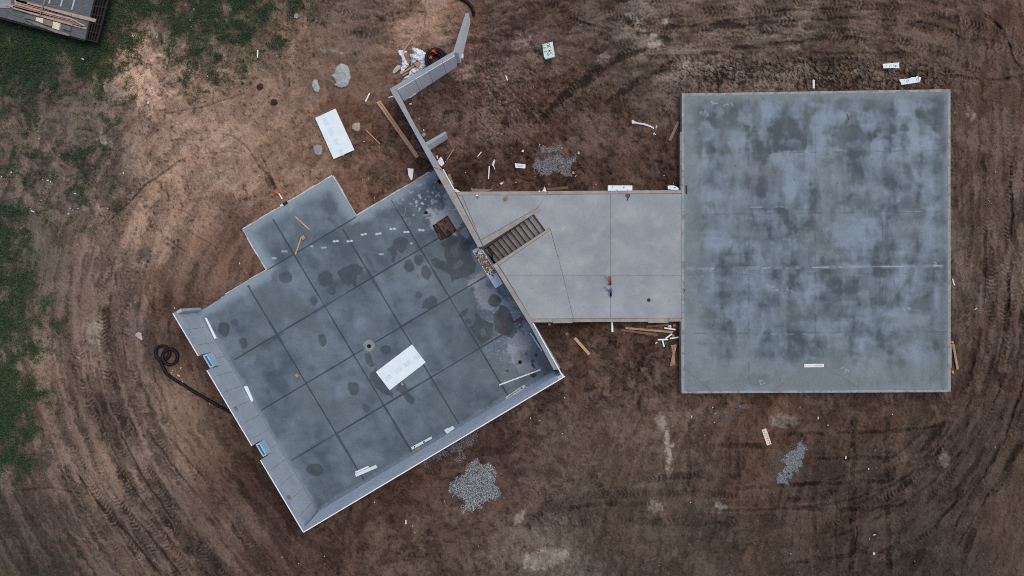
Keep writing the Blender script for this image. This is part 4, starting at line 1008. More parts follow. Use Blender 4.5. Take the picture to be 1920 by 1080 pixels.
# --- garage slab
garage = thing("garage_slab", "large square garage slab of blotchy blue grey concrete", "garage slab", tuple(PX(1530, 455, 0))); garage["kind"] = "thing"
ZG = 2.42
TL, TR, BR, BL = [PX(u, v, ZG) for u, v in ((1278.5, 175.2), (1782.2, 167.2), (1782.6, 735.2), (1278.2, 737.6))]
s_, t_ = np.meshgrid(np.linspace(0, 1, 400), np.linspace(0, 1, 450))
def bil(k): return (TL[k] * (1 - s_) + TR[k] * s_) * (1 - t_) + (BL[k] * (1 - s_) + BR[k] * s_) * t_
QX, QY = bil(0), bil(1)
qu = (960 + QX * F / (H - ZG)).astype(np.float32); qv = (540 - QY * F / (H - ZG)).astype(np.float32)
xd, yd = (s_ * 504).astype(np.float32), (t_ * 566).astype(np.float32)        # distance from the west and north edges
hx = fbm(qu, qv * .38, 46, 4, 801, .55); hy = fbm(qu * .38, qv, 40, 4, 811, .55); hr = fbm(qu + 9 * hx, qv + 9 * hy, 58, 4, 821, .55)
t = .40 + .36 * hx + .34 * hy + .42 * hr
top_ = (1 - sstep(yd, 110, 150)) * sstep(yd, 14, 40)
t = t + .26 * fbm(qu, qv * .12, 17, 4, 825, .6) + .16 * fbm(qu * .14, qv, 15, 3, 827, .6)
t = t + top_ * (.42 * sstep(hr + .6 * hx + .5 * hy, -.15, .2) - .24)
t = t - .25 * (1 - sstep(np.abs(yd - 400), 40, 130)) * sstep(fbm(qu, qv, 90, 3, 831), -.2, .3)
m2 = fbm(qu + 6 * hx, (qv + 6 * hy) * .7, 24, 3, 845, .6)
m3 = fbm(qu + 4 * hx, (qv + 4 * hy) * .8, 13, 2, 847, .6)
t = t + .22 * m2 + .10 * m3 - .16 * sstep(-m2 - .4 * hr, .1, .35) + .12 * sstep(m2 + .4 * m3, .1, .4)
t = np.clip(t + .09, 0, 1)
col = np.array(s2l((58, 73, 83)), np.float32) * (1 - t[..., None]) + np.array(s2l((118, 136, 152)), np.float32) * t[..., None]
green = sstep(fbm(qu, qv, 95, 3, 841), -.05, .45) * .5 + .85 * (1 - sstep(xd + 16 * hr, 12, 60)) + .9 * sstep(yd + 20 * hr, 470, 535) + .6 * (1 - sstep(yd + 6 * hr, 8, 26))
col = srgbmix(col, (108, 122, 127), np.clip(green, 0, .9) * .75)
warm = np.exp(-(((qu - 1430) / 60.) ** 2 + ((qv - 318) / 26.) ** 2)) * .2
col = srgbmix(col, (112, 112, 112), warm)
for cx, cy, rx, ry, s0 in [(1418, 215, 12, 26, .8), (1400, 200, 22, 12, .6), (1322, 250, 16, 12, .6), (1480, 234, 12, 18, .75), (1510, 240, 7, 30, .8), (1580, 196, 14, 14, .75), (1604, 250, 18, 12, .7), (1690, 225, 24, 9, .6), (1640, 196, 26, 10, .7), (1730, 230, 8, 30, .6), (1700, 320, 8, 14, .8), (1725, 318, 6, 14, .8), (1664, 322, 12, 10, .7), (1704, 328, 9, 12, .8), (1698, 353, 10, 9, .75), (1698, 378, 13, 14, .85), (1727, 352, 4, 5, .8), (1610, 380, 40, 9, .7), (1462, 422, 6, 6, .8), (1480, 427, 4, 3, .8), (1505, 434, 10, 7, .7), (1524, 420, 6, 12, .6), (1702, 412, 12, 10, .5), (1350, 300, 12, 20, .5), (1330, 330, 16, 18, .5), (1332, 383, 9, 6, .6), (1355, 320, 9, 12, .5), (1730, 572, 22, 14, .7), (1570, 580, 30, 16, .55), (1490, 585, 14, 22, .6), (1375, 630, 6, 18, .6), (1440, 470, 20, 24, .5), (1500, 480, 20, 14, .5), (1575, 470, 12, 8, .7), (1545, 455, 9, 8, .6), (1600, 540, 30, 10, .5), (1320, 540, 10, 5, .5), (1380, 560, 18, 5, .5), (1665, 600, 20, 8, .5), (1690, 682, 14, 7, .7), (1640, 660, 16, 16, .5), (1560, 665, 30, 10, .4), (1500, 664, 14, 8, .6), (1510, 655, 40, 6, .4), (1420, 712, 30, 12, .4), (1680, 630, 8, 7, .6), (1735, 655, 7, 10, .5)]:
    d = np.hypot((qu - cx) / rx, (qv - cy) / ry) + .45 * fbm(qu, qv, 12, 3, 851)
    col = srgbmix(col, (70, 83, 91), (1 - sstep(d, .55, 1.35)) * s0 * .75)
for cx, cy, rx, ry, s0 in [(1440, 210, 20, 26, .8), (1350, 212, 9, 12, .8), (1322, 232, 9, 7, .7), (1382, 256, 16, 18, .85), (1430, 250, 12, 14, .8), (1345, 260, 8, 18, .6), (1555, 225, 30, 16, .7), (1490, 210, 14, 12, .7), (1640, 225, 28, 16, .75), (1690, 215, 14, 16, .6), (1720, 265, 40, 10, .7), (1640, 272, 60, 10, .6), (1490, 330, 22, 22, .7), (1345, 330, 9, 12, .6), (1340, 365, 22, 16, .6), (1430, 380, 40, 10, .5), (1740, 360, 12, 40, .5), (1350, 440, 30, 30, .5), (1610, 440, 60, 20, .5), (1740, 460, 18, 60, .5), (1700, 600, 30, 16, .6), (1530, 610, 50, 10, .6), (1390, 600, 22, 22, .5), (1450, 650, 40, 14, .5), (1710, 660, 40, 20, .6), (1390, 530, 30, 30, .4), (1600, 690, 20, 10, .5), (1420, 680, 60, 12, .4), (1420, 480, 8, 20, .6), (1475, 480, 8, 22, .6)]:
    d = np.hypot((qu - cx) / rx, (qv - cy) / ry) + .55 * fbm(qu, qv, 14, 3, 861)
    col = srgbmix(col, (122, 141, 160), (1 - sstep(d, .4, 1.35)) * s0 * .6)
ed = np.minimum(np.minimum(xd, 504 - xd), np.minimum(yd, 566 - yd))
m = (1 - sstep(ed + 4 * fbm(qu, qv, 40, 3, 871), 4, 16))
col = srgbmix(col, (112, 127, 135), m * .7)
m = (1 - sstep(504 - xd + 2 * fbm(qu, qv, 30, 2, 873), 14, 30)) * sstep(504 - xd, 8, 16)
col = srgbmix(col, (86, 100, 106), m * .5)
rimm = (1 - sstep(ed, 4.2, 5.0))
col = srgbmix(col, (146, 152, 154), rimm * (.55 + .35 * sstep(fbm(qu, qv, 22, 3, 881), -.2, .3)))
col = srgbmix(col, (90, 96, 98), (1 - sstep(np.abs(ed - 5.6), .2, .9)) * .55 * sstep(fbm(qu, qv, 60, 2, 883), -.3, .2))
mudm = (1 - sstep(ed + 5 * fbm(qu, qv, 26, 3, 887), 1, 9)) * sstep(fbm(qu, qv, 9, 3, 889), .12, .4)
col = srgbmix(col, (104, 92, 84), mudm * .6)
swirl = sstep(np.abs(fbm(qu + 6 * hr, qv, 13, 2, 891)), .0, .05)
col = col * (1 - .05 * (1 - swirl))[..., None]
rust = rimm * sstep(fbm(qu, qv, 16, 3, 885), .25, .5) * (sstep(yd, 540, 560) + (1 - sstep(yd, 4, 12)))
col = srgbmix(col, (120, 92, 80), rust * .5)
def line(p, q, wid, c, s0, brk=None):
    global col
    d, al, sd = linedist(qu, qv, [p, q])
    m = (1 - sstep(d, wid * .5, wid * .5 + .8)) * s0
    if brk: m = m * sstep(fbm(qu, qv, 26, 3, brk), -.15, .25)
    col = srgbmix(col, c, m)
for p, q in [((1404, 180), (1404, 718)), ((1528.5, 178), (1529, 664)), ((1654.5, 380), (1655, 715)), ((1310, 288.5), (1765, 282)), ((1288, 402), (1765, 397)), ((1290, 515), (1770, 512)), ((1286, 625.5), (1775, 622))]:
    line(p, q, .8, (58, 72, 84), .55, brk=901)
for p, q in [((1330, 503.5), (1766, 498.5)), ((1400, 388.5), (1470, 388)), ((1498, 285.4), (1514, 285.2)), ((1700, 397), (1765, 396)), ((1446, 626.4), (1512, 626))]:
    line(p, q, 1.2, (164, 180, 194), .75 if abs(p[1] - 503) < 5 else .35, brk=911)
line((1290, 503.5), (1766, 499), 6, (140, 154, 166), .35, brk=913)
for p, q in [((1508, 686.5), (1478, 712)), ((1478, 712), (1445, 735)), ((1544.5, 686.5), (1580, 708)), ((1580, 708), (1610, 728)), ((1286, 692), (1302, 706)), ((1766, 690), (1742, 712)), ((1302, 706), (1330, 730))]:
    line(p, q, .8, (78, 92, 96), .6)
d = polydist(qu, qv, [(1508, 688), (1544, 688), (1600, 728), (1450, 728)])
col = srgbmix(col, (100, 113, 117), (1 - sstep(d, -2, 6)) * .6)
for cx, cy, n in [(1340, 190, 4), (1365, 195, 3), (1320, 210, 3), (1430, 716, 4), (1480, 540, 3), (1700, 580, 3), (1585, 690, 4), (1754, 495, 4), (1455, 540, 3)]:
    for k in range(n):
        a_ = random.uniform(0, 3.1); l_ = random.uniform(3, 8); x, y = cx + random.uniform(-6, 6), cy + random.uniform(-4, 4)
        line((x, y), (x + l_ * math.cos(a_), y + l_ * math.sin(a_)), .7, (156, 170, 180), .6)
for x, y in [(1336.5, 610.5), (1490, 337), (1590, 219), (1570, 343), (1462, 712), (1378, 310)]:
    col = srgbmix(col, (52, 62, 70), (1 - sstep(np.hypot(qu - x, qv - y), .8, 2.0)) * .8)
line((1588, 213), (1591.5, 224.5), 1.3, (30, 36, 44), .9)
col = col * (1 + .035 * rng.normal(0, 1, qu.shape)[..., None].clip(-2, 2)) * (1 + .06 * fbm(qu, qv, 6, 2, 921))[..., None]
grid_mesh("slab_top", QX - garage.location.x, QY - garage.location.y, np.full_like(QX, ZG) - garage.location.z, col.astype(np.float32), M_floor, parent=garage)
mb = MB()
c4 = [TL, TR, BR, BL]
mb.prism([Vector((p.x, p.y, -.3)) for p in c4], [Vector((p.x, p.y, ZG - .006)) for p in c4])
mb.px_prism([(1276.4, 602), (1280.4, 602), (1280.4, 735), (1277.4, 735)], ZG - .02, -.3); mb.px_prism([(1275.6, 247), (1279.4, 247), (1279.4, 284), (1275.6, 284)], ZG - .015, -.3); mb.px_prism([(1275.8, 284.5), (1279.4, 284.5), (1279.4, 356), (1276.2, 356)], ZG - .03, -.3)
mb.px_prism([(1781.6, 645), (1784.2, 645), (1784.2, 690), (1781.6, 690)], ZG - .02, -.3)
mb.build("slab_side", M_sill, garage)
mb = MB(); mb.px_prism([(1508, 682.6), (1544.8, 682.2), (1544.8, 688.4), (1508, 688.8)], ZG + .03, ZG + .004); dr = mb.build("floor_drain", M_trim, garage)
mb = MB(); mb.px_prism([(1510, 685), (1524, 684.6), (1524, 686.2), (1510, 686.6)], ZG + .034, ZG + .031); mb.build("drain_slot", mat_simple("tan_strip", (206, 186, 160), (220, 200, 178), 5, .4), dr)  # tan stripe along the drain
mb = MB(); mb.px_prism([(1526, 684.4), (1543, 684), (1543, 686.4), (1526, 686.8)], ZG + .034, ZG + .031); mb.build("drain_slot", mat_simple("blue_strip", (140, 178, 214), (160, 192, 222), 5, .4), dr)
mb = MB(); mb.px_prism([(1286.2, 347.5), (1288.4, 347.5), (1288.8, 363), (1286.6, 363)], ZG + .05, ZG + .002); mb.build("edge_bracket", M_black, garage)

# ------------------------------------------------------------------ loose things on the site
M_pine = mat_simple("fresh_pine", (168, 134, 100), (190, 156, 120), 2.0, .75, .1, 60, stretch=(8, 8, 8))
M_wood = mat_simple("dusty_wood", (138, 112, 90), (164, 138, 114), 3, .85, .2, 50)
M_pink = mat_simple("pinkish_wood", (172, 136, 118), (190, 154, 134), 3, .8)
M_brown = mat_simple("old_brown_board", (96, 74, 60), (118, 92, 76), 3, .9, .3, 40)
M_greywood = mat_simple("grey_weathered_board", (112, 102, 94), (136, 124, 114), 3, .9, .3, 40)
M_brick = mat_simple("reddish_block", (138, 96, 80), (158, 114, 96), 6, .9, .2, 40)
M_tan = mat_simple("tan_wood_block", (158, 122, 94), (176, 140, 110), 6, .85)
M_cream = mat_simple("cream_board", (196, 188, 172), (212, 204, 190), 5, .8)
M_paper = mat_simple("dirty_white_sheet", (186, 188, 190), (214, 216, 218), 8, .8)
M_clear = mat_simple("cloudy_plastic", (150, 146, 142), (178, 174, 170), 6, .35)
M_lump = mat_simple("spilled_concrete", (136, 142, 144), (164, 168, 170), 2.5, .95, .8, 16, detail=8)
M_lump2 = mat_simple("sandy_concrete", (138, 128, 122), (160, 150, 142), 3, .95, .6, 18, detail=8)
M_lump3 = mat_simple("smooth_grout", (132, 128, 130), (148, 144, 146), 2, .9, .2, 20)
M_orange = mat_simple("orange_plastic", (190, 78, 52), (206, 92, 62), 6, .5)
M_green = mat_simple("green_cord", (24, 84, 62), (34, 100, 74), 6, .6)
M_red = mat_simple("red_tube", (122, 36, 40), (150, 48, 50), 6, .5)
M_redtag = mat_simple("red_tape", (196, 28, 44), (214, 40, 56), 6, .5)
M_blue = mat_simple("blue_tube", (28, 78, 158), (40, 96, 180), 6, .5)
M_hose = mat_simple("corrugated_black_pipe", (9, 9, 11), (17, 17, 19), 20, .6, .3, 30)

def unlbl(poly): return poly
def flat(name, label, cat, poly, z, th, mat, group=None, parent=None):
    """a board or sheet whose top outline is seen at these photo pixels"""
    zz = z if z is not None else gzmax(poly)
    mb = MB(); mb.px_prism(poly, zz + th, zz)
    o = mb.build(name, mat, parent)
    if parent is None: tag(o, label, cat, group)
    return o, zz + th

def strip_poly(p, q, wpx):
    dx, dy = q[0] - p[0], q[1] - p[1]; L = math.hypot(dx, dy); nx, ny = -dy / L * wpx / 2, dx / L * wpx / 2
    return [(p[0] - nx, p[1] - ny), (q[0] - nx, q[1] - ny), (q[0] + nx, q[1] + ny), (p[0] + nx, p[1] + ny)]

def board(name, label, cat, p, q, wpx, mat, z=None, th=.04, group=None, lift=0.0, ztilt=None):
    poly = strip_poly(p, q, wpx)
    if z is None:
        za, zb = max(gz(*p), gzmax(strip_poly(p, ((p[0] + q[0]) / 2, (p[1] + q[1]) / 2), wpx)) - .02), max(gz(*q), gzmax(strip_poly(((p[0] + q[0]) / 2, (p[1] + q[1]) / 2), q, wpx)) - .02)
    else: za = zb = z
    if ztilt: zb = za + ztilt
    za += lift; zb += lift
    zs = [za, zb, zb, za]
    top = [PX(u, v, zz + th) for (u, v), zz in zip(poly, zs)]
    bot = [Vector((t.x, t.y, t.z - th)) for t in top]
    mb = MB(); mb.prism(bot, top)
    o = mb.build(name, mat)
    return tag(o, label, cat, group)

def pipe(name, label, cat, p, q, r, mat, z=None, group=None, lift=0.0, ztilt=0.0, hollow=True):
    za = (gz(*p) if z is None else z) + r + lift; zb = (gz(*q) if z is None else z) + r + lift + ztilt
    a, b = PX(p[0], p[1], za), PX(q[0], q[1], zb)
    mb = MB(); mb.tube([a, b], r, 12); o = mb.build(name, mat, smooth=False)
    tag(o, label, cat, group)
    if hollow:
        d = (b - a).normalized(); mb = MB(); mb.tube([b + d * .001, b + d * .004], r * .8, 12); mb.build("shaded_bore", M_dark, o)  # dark disc on the closed end, painting the shade inside the tube
    return o

def ribbon(mb, pts, z, wpx=.5):
    pts = [PX(u, v, z) for u, v in pts]; wd = wpx * (H - z) / F
    for a, b in zip(pts[:-1], pts[1:]):
        if (b - a).length > 1e-4: mb.bar(a, b, wd, .002)

def print_block(mb, c, ax, w_, h_, rows, z, seed):
    """a block of printing too small to read: rows of short dashes"""
    rs = random.Random(seed); ux, uy = ax; vx, vy = -uy, ux
    for r in range(rows):
        t = -h_ / 2 + h_ * (r + .5) / rows; x = -w_ / 2
        while x < w_ / 2 - 1:
            l = rs.uniform(.8, 3.0); l = min(l, w_ / 2 - x)
            p = (c[0] + ux * x + vx * t, c[1] + uy * x + vy * t); q = (p[0] + ux * l, p[1] + uy * l)
            ribbon(mb, [p, q], z, rs.uniform(.5, .9)); x += l + rs.uniform(.4, .9)

# --- insulation boards and offcuts
o, z = flat("foam_sheet", "full white foam sheet with pale blue printing lying on brown soil", "foam sheet", [(590.8, 221.2), (628.8, 203.6), (664.4, 281), (625.4, 298.2)], None, .05, M_foam)
for k, c in enumerate([(611, 228), (620.5, 247), (630.5, 267), (640, 286)]):
    mb = MB(); print_block(mb, c, (.42, .907), 14, 9, 5, z + .0025, 10 + k); mb.build("printing", M_print, o)
o, z = flat("foam_sheet", "full white foam sheet lying on the blue grey basement floor", "foam sheet", [(704.5, 697.5), (772.5, 645.8), (798, 679.6), (730.5, 731.8)], .012, .05, M_foam)
for k, c in enumerate([(729, 708), (747, 694.5), (764.5, 681), (781, 669)]):
    mb = MB(); print_block(mb, c, (.796, -.605), 14, 9, 5, z + .0025, 20 + k); mb.build("printing", M_print, o)
M_muddy = mat_simple("muddy_foam", (110, 92, 78), (198, 202, 204), 4.5, .85, .3, 30, detail=8, lo=.38, hi=.55)
o, z = flat("foam_strip", "foam strip caked with brown mud across the foot of the stairs", "foam strip", [(885.2, 469.8), (900.8, 460.4), (943, 531.8), (928.8, 540.6)], .012, .05, M_foam)
rs = random.Random(4)
mb = MB()
for k in range(330):
    t = min(.76, max(.08, rs.gauss(.42, .17))); s = rs.uniform(.06, .94)
    u = 885.2 + (928.8 - 885.2) * t + 15 * s; v = 469.8 + (540.6 - 469.8) * t - 9 * s
    r_ = rs.uniform(.012, .05); c = PX(u, v, z)
    n_ = 7; a0 = rs.random() * 6
    q = [Vector((c.x + r_ * rs.uniform(.6, 1.3) * math.cos(a0 + 6.283 * i / n_), c.y + r_ * rs.uniform(.6, 1.3) * math.sin(a0 + 6.283 * i / n_), z + .001)) for i in range(n_)]
    mb.prism(q, [Vector((p.x, p.y, z + rs.uniform(.004, .016))) for p in q])
mud = mb.build("mud", mat_simple("drying_mud", (96, 80, 68), (140, 118, 100), 12, .95, .3, 30), o); mud["kind"] = "stuff"
flat("foam_strip", "narrow white foam strip beside the west wall next to round dark damp spots", "foam strip", [(383.8, 596), (387.2, 595.6), (406.2, 634), (402, 635.8)], .012, .04, M_foam)
flat("foam_strip", "short white foam strip leaning at the west wall midway between both windows", "foam strip", [(457, 725), (463.5, 723.5), (475, 751), (471.5, 754)], .012, .05, M_foam)
flat("foam_strip", "longer white strip of the overlapping pair near the south wall", "foam strip", [(665.3, 888.6), (704.6, 871.7), (707.4, 877), (667.6, 894.2)], .012, .05, M_foam)
flat("foam_strip", "shorter white strip tucked behind the longer one near the south wall", "foam strip", [(666, 884.2), (690.4, 873.6), (692.2, 876.2), (666.8, 887.2)], .012, .03, M_foam)
o, z = flat("foam_strip", "white foam strip with two dark marks near the south wall", "foam strip", [(770.8, 838.5), (808.9, 818.5), (810.4, 822.2), (772.6, 843.3)], .012, .05, M_foam)
mb = MB(); mb.disc(PX(777, 838, z), .045, z + .001, z + .004, 9); mb.build("dark_mark", M_ink, o)
mb = MB(); mb.disc(PX(795, 828.6, z), .05, z + .001, z + .004, 9); mb.build("dark_mark", M_ink, o)
flat("cardboard_scrap", "torn tan scrap tucked under the marked foam strip", "cardboard scrap", [(778, 842.5), (784, 839.5), (789.4, 838.2), (789.8, 841.4), (783, 844.6), (778.6, 844.4)], .012, .015, M_tan)
flat("foam_scrap", "stubby white notched foam block against the south wall", "foam block", [(832.6, 806.8), (838.6, 802.4), (839.6, 803.6), (848.9, 798.4), (852.4, 803.7), (838, 814), (836, 811.5)], .012, .09, M_foam)
o, z = flat("foam_strip", "printed off white strip against the south wall near its east corner", "foam strip", [(947.5, 745), (983, 721), (985.4, 726), (949.6, 750)], .012, .05, mat_simple("grey_white_foam", (188, 200, 200), (204, 214, 214), 6, .8))
mb = MB(); print_block(mb, (966, 735.5), (.83, -.56), 32, 2.4, 2, z + .0025, 31); ribbon(mb, [(976.5, 725.5), (980, 729)], z + .003, 1.2); mb.build("printing", M_ink, o)
o, z = flat("foam_offcut", "white rectangular offcut with black pen ticks on the link slab's north edge", "foam offcut", [(1139.8, 347.6), (1185.6, 347.8), (1185.8, 357.2), (1139.8, 357.6)], WT + .01, .05, M_foam)
for p in [[(1148.5, 350), (1147, 353)], [(1149.8, 349), (1147.8, 351.5)], [(1155, 356.8), (1157, 355.4), (1158.5, 357)], [(1167, 352.5), (1170, 350)], [(1168, 353), (1171, 351.6)], [(1176.5, 357), (1178, 355.6)]]:
    mb = MB(); ribbon(mb, p, z + .003, .8); mb.build("pen_mark", M_ink, o)
o, z = flat("foam_offcut", "white offcut with a rounded end in the corner between link slab and garage", "foam offcut", [(1252, 348), (1263, 347.8), (1267.5, 349.4), (1271.5, 352), (1273.2, 354.6), (1270, 356), (1258.5, 355.6), (1258, 354.8), (1252.4, 355)], WT + .01, .05, M_foam)
for p in [[(1262.5, 353), (1264.5, 351), (1265.5, 353)], [(1266, 352.6), (1267, 350.6)], [(1256, 351), (1257.4, 350.4)]]:
    mb = MB(); ribbon(mb, p, z + .003, .8); mb.build("pen_mark", M_ink, o)
flat("foam_offcut", "small white wedge where the wing wall meets the link slab", "foam offcut", [(852.6, 354.4), (854.6, 354), (862.6, 359), (861.6, 360.2), (852.2, 359.6)], WT + .01, .05, M_paper)
flat("foam_scrap", "pointed white shard on the link slab's north edge", "foam shard", [(1020.4, 350.2), (1022, 351), (1024.4, 357.6), (1024, 359.4), (1016, 359), (1018.4, 355.6)], WT + .01, .02, M_paper)
flat("foam_scrap", "tiny white chip beside the pointed shard", "foam chip", [(1009.4, 358), (1011.6, 357), (1013, 358.4), (1012.4, 360), (1009.8, 359.8)], WT + .01, .015, M_paper)
o, z = flat("foam_offcut", "white lettered offcut on soil left of the gravel patch in the yard", "foam offcut", [(965.4, 305.8), (969, 306.6), (985.4, 308), (985, 315.8), (966.7, 314.5)], None, .05, M_foam)
for p in [[(969, 309), (971, 309.2), (972, 310.4), (970.6, 311.2), (972.4, 313)], [(973.4, 310), (972.8, 312.4), (974.6, 313), (975.4, 310.6)], [(976.6, 310.4), (976.2, 313.2)], [(976.6, 310.6), (978.4, 310.4), (977.8, 311.8)], [(980.8, 310.4), (979.2, 311), (979, 313.2), (981, 313.4)]]:
    mb = MB(); ribbon(mb, p, z + .003, .7); mb.build("lettering", mat_simple("teal_ink", (70, 110, 138), (90, 128, 154), 20, .8), o)
flat("foam_scrap", "white square chip above the lettered offcut in the yard", "foam chip", [(978.4, 281.8), (980.2, 280.2), (982.8, 281.8), (981.6, 285.4), (977.8, 284.6)], None, .03, M_paper)
flat("foam_scrap", "white leaf shaped scrap with a thin tail in the yard", "plastic scrap", [(922.2, 308.6), (924.4, 302.4), (928, 298.4), (928.6, 301), (926.6, 307.6), (926, 311), (928.6, 316.4), (927.6, 318.6), (925.6, 313), (923.4, 311)], None, .02, M_paper)
flat("foam_scrap", "bird shaped white scrap on dark soil above the link slab", "plastic scrap", [(936.4, 344.4), (938.6, 342.8), (939.4, 340.6), (941, 342.8), (944.4, 340), (942.6, 344.4), (939.6, 346.4)], None, .02, M_paper)
pipe("plastic_stick", "white stick standing near upright pointing up the yard", "plastic pipe", (917.4, 311.6), (915.8, 335.6), .032, M_white)
pipe("plastic_stick", "short white stick lying slanted in the dark yard", "plastic pipe", (895.4, 293.6), (902.8, 284.8), .028, M_white)
pipe("plastic_stick", "stubby white tube beside the tyre marks north of the yard", "plastic pipe", (948, 141.6), (951.4, 151), .035, M_white)
flat("paper_strip", "crinkled white paper strip lying in the yard west of the garage", "paper strip", [(1184.6, 225), (1188, 225.4), (1190, 227.6), (1198, 229.8), (1208, 231), (1218, 234.6), (1225, 238), (1229.2, 242.4), (1227.6, 243), (1222, 239.6), (1213, 236), (1204, 233.6), (1196, 232.4), (1190.6, 231.4), (1185, 231.8)], None, .02, M_paper)
flat("paper_scrap", "small torn grey scrap below the crinkled paper strip", "paper scrap", [(1225, 249), (1227.4, 248.4), (1230.6, 251.4), (1229.6, 253), (1226.8, 251.6), (1225.2, 252.6)], None, .015, M_paper)
flat("paper_scrap", "small grey chip above the tail of the crinkled paper strip", "paper scrap", [(1229.6, 236), (1231.6, 234.6), (1233, 237), (1231, 241), (1229.4, 239.4)], None, .015, M_clear)
# mint package with scrawled colours
o, z = flat("insulation_package", "mint green package with orange and black writing lying in churned soil", "package", [(1017, 83), (1036, 78), (1040.6, 105.6), (1038, 106.8), (1023.2, 110.4), (1020, 107)], None, .16, mat_simple("mint_wrapper", (160, 206, 204), (186, 220, 216), 5, .45))
for p in [[(1018.6, 84.4), (1020.4, 83.6), (1019.4, 86), (1021, 85.6)], [(1018.4, 90), (1020.4, 88.6), (1021, 90.6), (1019, 91.6)], [(1022, 90.6), (1023.6, 88.4)], [(1026.6, 90.4), (1026.8, 87.4), (1029, 86.6), (1029.4, 90.6)], [(1031.4, 90.6), (1032.4, 86.4)], [(1019.8, 97.2), (1022, 95.6), (1023, 97.4), (1025.6, 95.8)], [(1020.4, 99.4), (1022.6, 98.6)], [(1025, 102.6), (1028, 104), (1031, 102.4)], [(1034.6, 100.4), (1036.6, 102.4)]]:
    mb = MB(); ribbon(mb, p, z + .003, .7); mb.build("black_writing", M_ink, o)
for p in [[(1025, 82), (1029.6, 81), (1030.4, 84), (1026, 85.4), (1025, 82)], [(1026, 85.4), (1030, 84.6), (1030.4, 87.4), (1026.8, 88)], [(1027.6, 93), (1030.6, 95.2), (1032.4, 100)], [(1032.6, 92.4), (1030.6, 95.4), (1027.4, 97.6)], [(1026.8, 94.6), (1035, 94)], [(1030.4, 96.4), (1026, 100.6), (1028.6, 103), (1031, 100.4), (1035.6, 98)]]:
    mb = MB(); ribbon(mb, p, z + .005, 1.1); mb.build("orange_writing", mat_simple("orange_ink", (206, 96, 62), (220, 112, 76), 20, .7), o)
kf = 15.43
o, z = flat("foam_offcut", "straight edged white offcut with scribbles, upper of the two above the garage", "foam offcut", [(1655.2, 119.8), (1685.9, 117), (1686.1, 127.9), (1673, 127.2), (1656.6, 128.1)], None, .05, M_foam)
mb = MB()
for k in range(16):
    u, v = 1659 + rs.uniform(0, 22), 119.4 + rs.uniform(1, 6.4); ribbon(mb, [(u, v + 1.4), (u + rs.uniform(.4, 2), v)], z + .003, .45)
mb.build("pen_mark", M_ink, o)
o, z = flat("foam_offcut", "jagged white offcut marked with slashes, lower of the two above the garage", "foam offcut", zpts(1640, 100, kf, [(718, 745), (890, 738), (985, 730), (1075, 692), (1195, 688), (1225, 645), (1268, 682), (1342, 690), (1310, 830), (775, 912), (750, 815), (728, 812)]), None, .05, M_foam)
for p in [[(910, 770), (940, 760), (935, 790), (950, 805), (915, 815)], [(1000, 745), (950, 860)], [(1235, 700), (1195, 800)], [(1255, 745), (1285, 735), (1265, 770), (1290, 790), (1250, 805)], [(1265, 690), (1240, 740)]]:
    mb = MB(); ribbon(mb, zpts(1640, 100, kf, p), z + .003, .7); mb.build("pen_mark", M_ink, o)
pipe("pipe_stub", "white pipe stub against the garage's north edge", "plastic pipe", (1525.2, 150), (1525.4, 166.4), .055, M_white, lift=.05)
pipe("plastic_stick", "small white stick touching the garage's east edge", "plastic pipe", (1785.8, 522.8), (1789, 535), .032, M_white)
o, z = flat("marked_board", "cream strip with rows of black handwriting on soil south of the garage", "marked board", zpts(1400, 780, 7.714, [(216, 200), (278, 180), (284, 186), (360, 404), (296, 428)]), None, .04, M_cream)
mb = MB()
for k, (x, y) in enumerate([(240, 225), (258, 250), (272, 275), (284, 300), (296, 328), (306, 352), (318, 385)]):
    for j in range(3): ribbon(mb, zpts(1400, 780, 7.714, [(x + rs.uniform(-8, 26), y + rs.uniform(-8, 8)), (x + rs.uniform(-4, 30), y + rs.uniform(-9, 9))]), z + .003, .6)
mb.build("handwriting", M_ink, o)
flat("boat_shaped_scrap", "white boat shaped foil tray scrap with a dark hollow near the slab's north edge", "plastic tray", [(764.4, 315.2), (769, 316), (775.6, 316.2), (774.4, 327), (772.8, 336.8), (770.6, 337.6), (765.4, 328)], None, .05, M_white)
flat("foam_offcut", "broken white foam piece against the wing wall's inner side", "foam offcut", [(820, 302), (823.4, 297.6), (827, 293.4), (829.6, 298), (833.2, 306.4), (828, 312.2), (823, 307)], None, .06, M_paper)
flat("foam_offcut", "thin white sliver beside the broken foam piece at the wing wall", "foam offcut", [(817.8, 292), (820.2, 291.4), (821.4, 297), (819.6, 298)], None, .04, M_paper)
flat("concrete_block", "grey square block in the corner of the wing wall and its buttress", "concrete block", [(790, 252.4), (795, 248.2), (799.4, 251.6), (794.6, 257)], None, .09, mat_simple("grey_block", (118, 120, 124), (138, 140, 142), 5, .9))
flat("foam_scrap", "white chip above the grey square block", "foam chip", [(793, 242.4), (795, 242), (795.6, 244.6), (793.6, 245)], None, .03, M_paper)
flat("foam_offcut", "white block stuck at the outer bend of the wing wall", "foam offcut", [(865.8, 101), (869, 100.4), (868, 109), (864.8, 108.6)], None, .3, M_paper)
pipe("plastic_stick", "white rod at the foot of the wing wall's long face", "plastic pipe", (767.4, 183.4), (780.6, 174.6), .03, M_white, lift=.02)
pipe("pipe_stub", "white pipe poking out of the wing wall's west side", "plastic pipe", (737.4, 180.6), (728.4, 182.8), .03, M_white, z=.6)
flat("foam_scrap", "pale cube just inside the wing wall corner", "foam chip", [(767.6, 193.4), (771.8, 192.6), (772.4, 195.6), (768, 196.4)], None, .05, M_cream)
pipe("plastic_stick", "white stick on bare soil between the concrete lump and the long boards", "plastic pipe", (693, 174.6), (685.4, 190.4), .04, M_white)
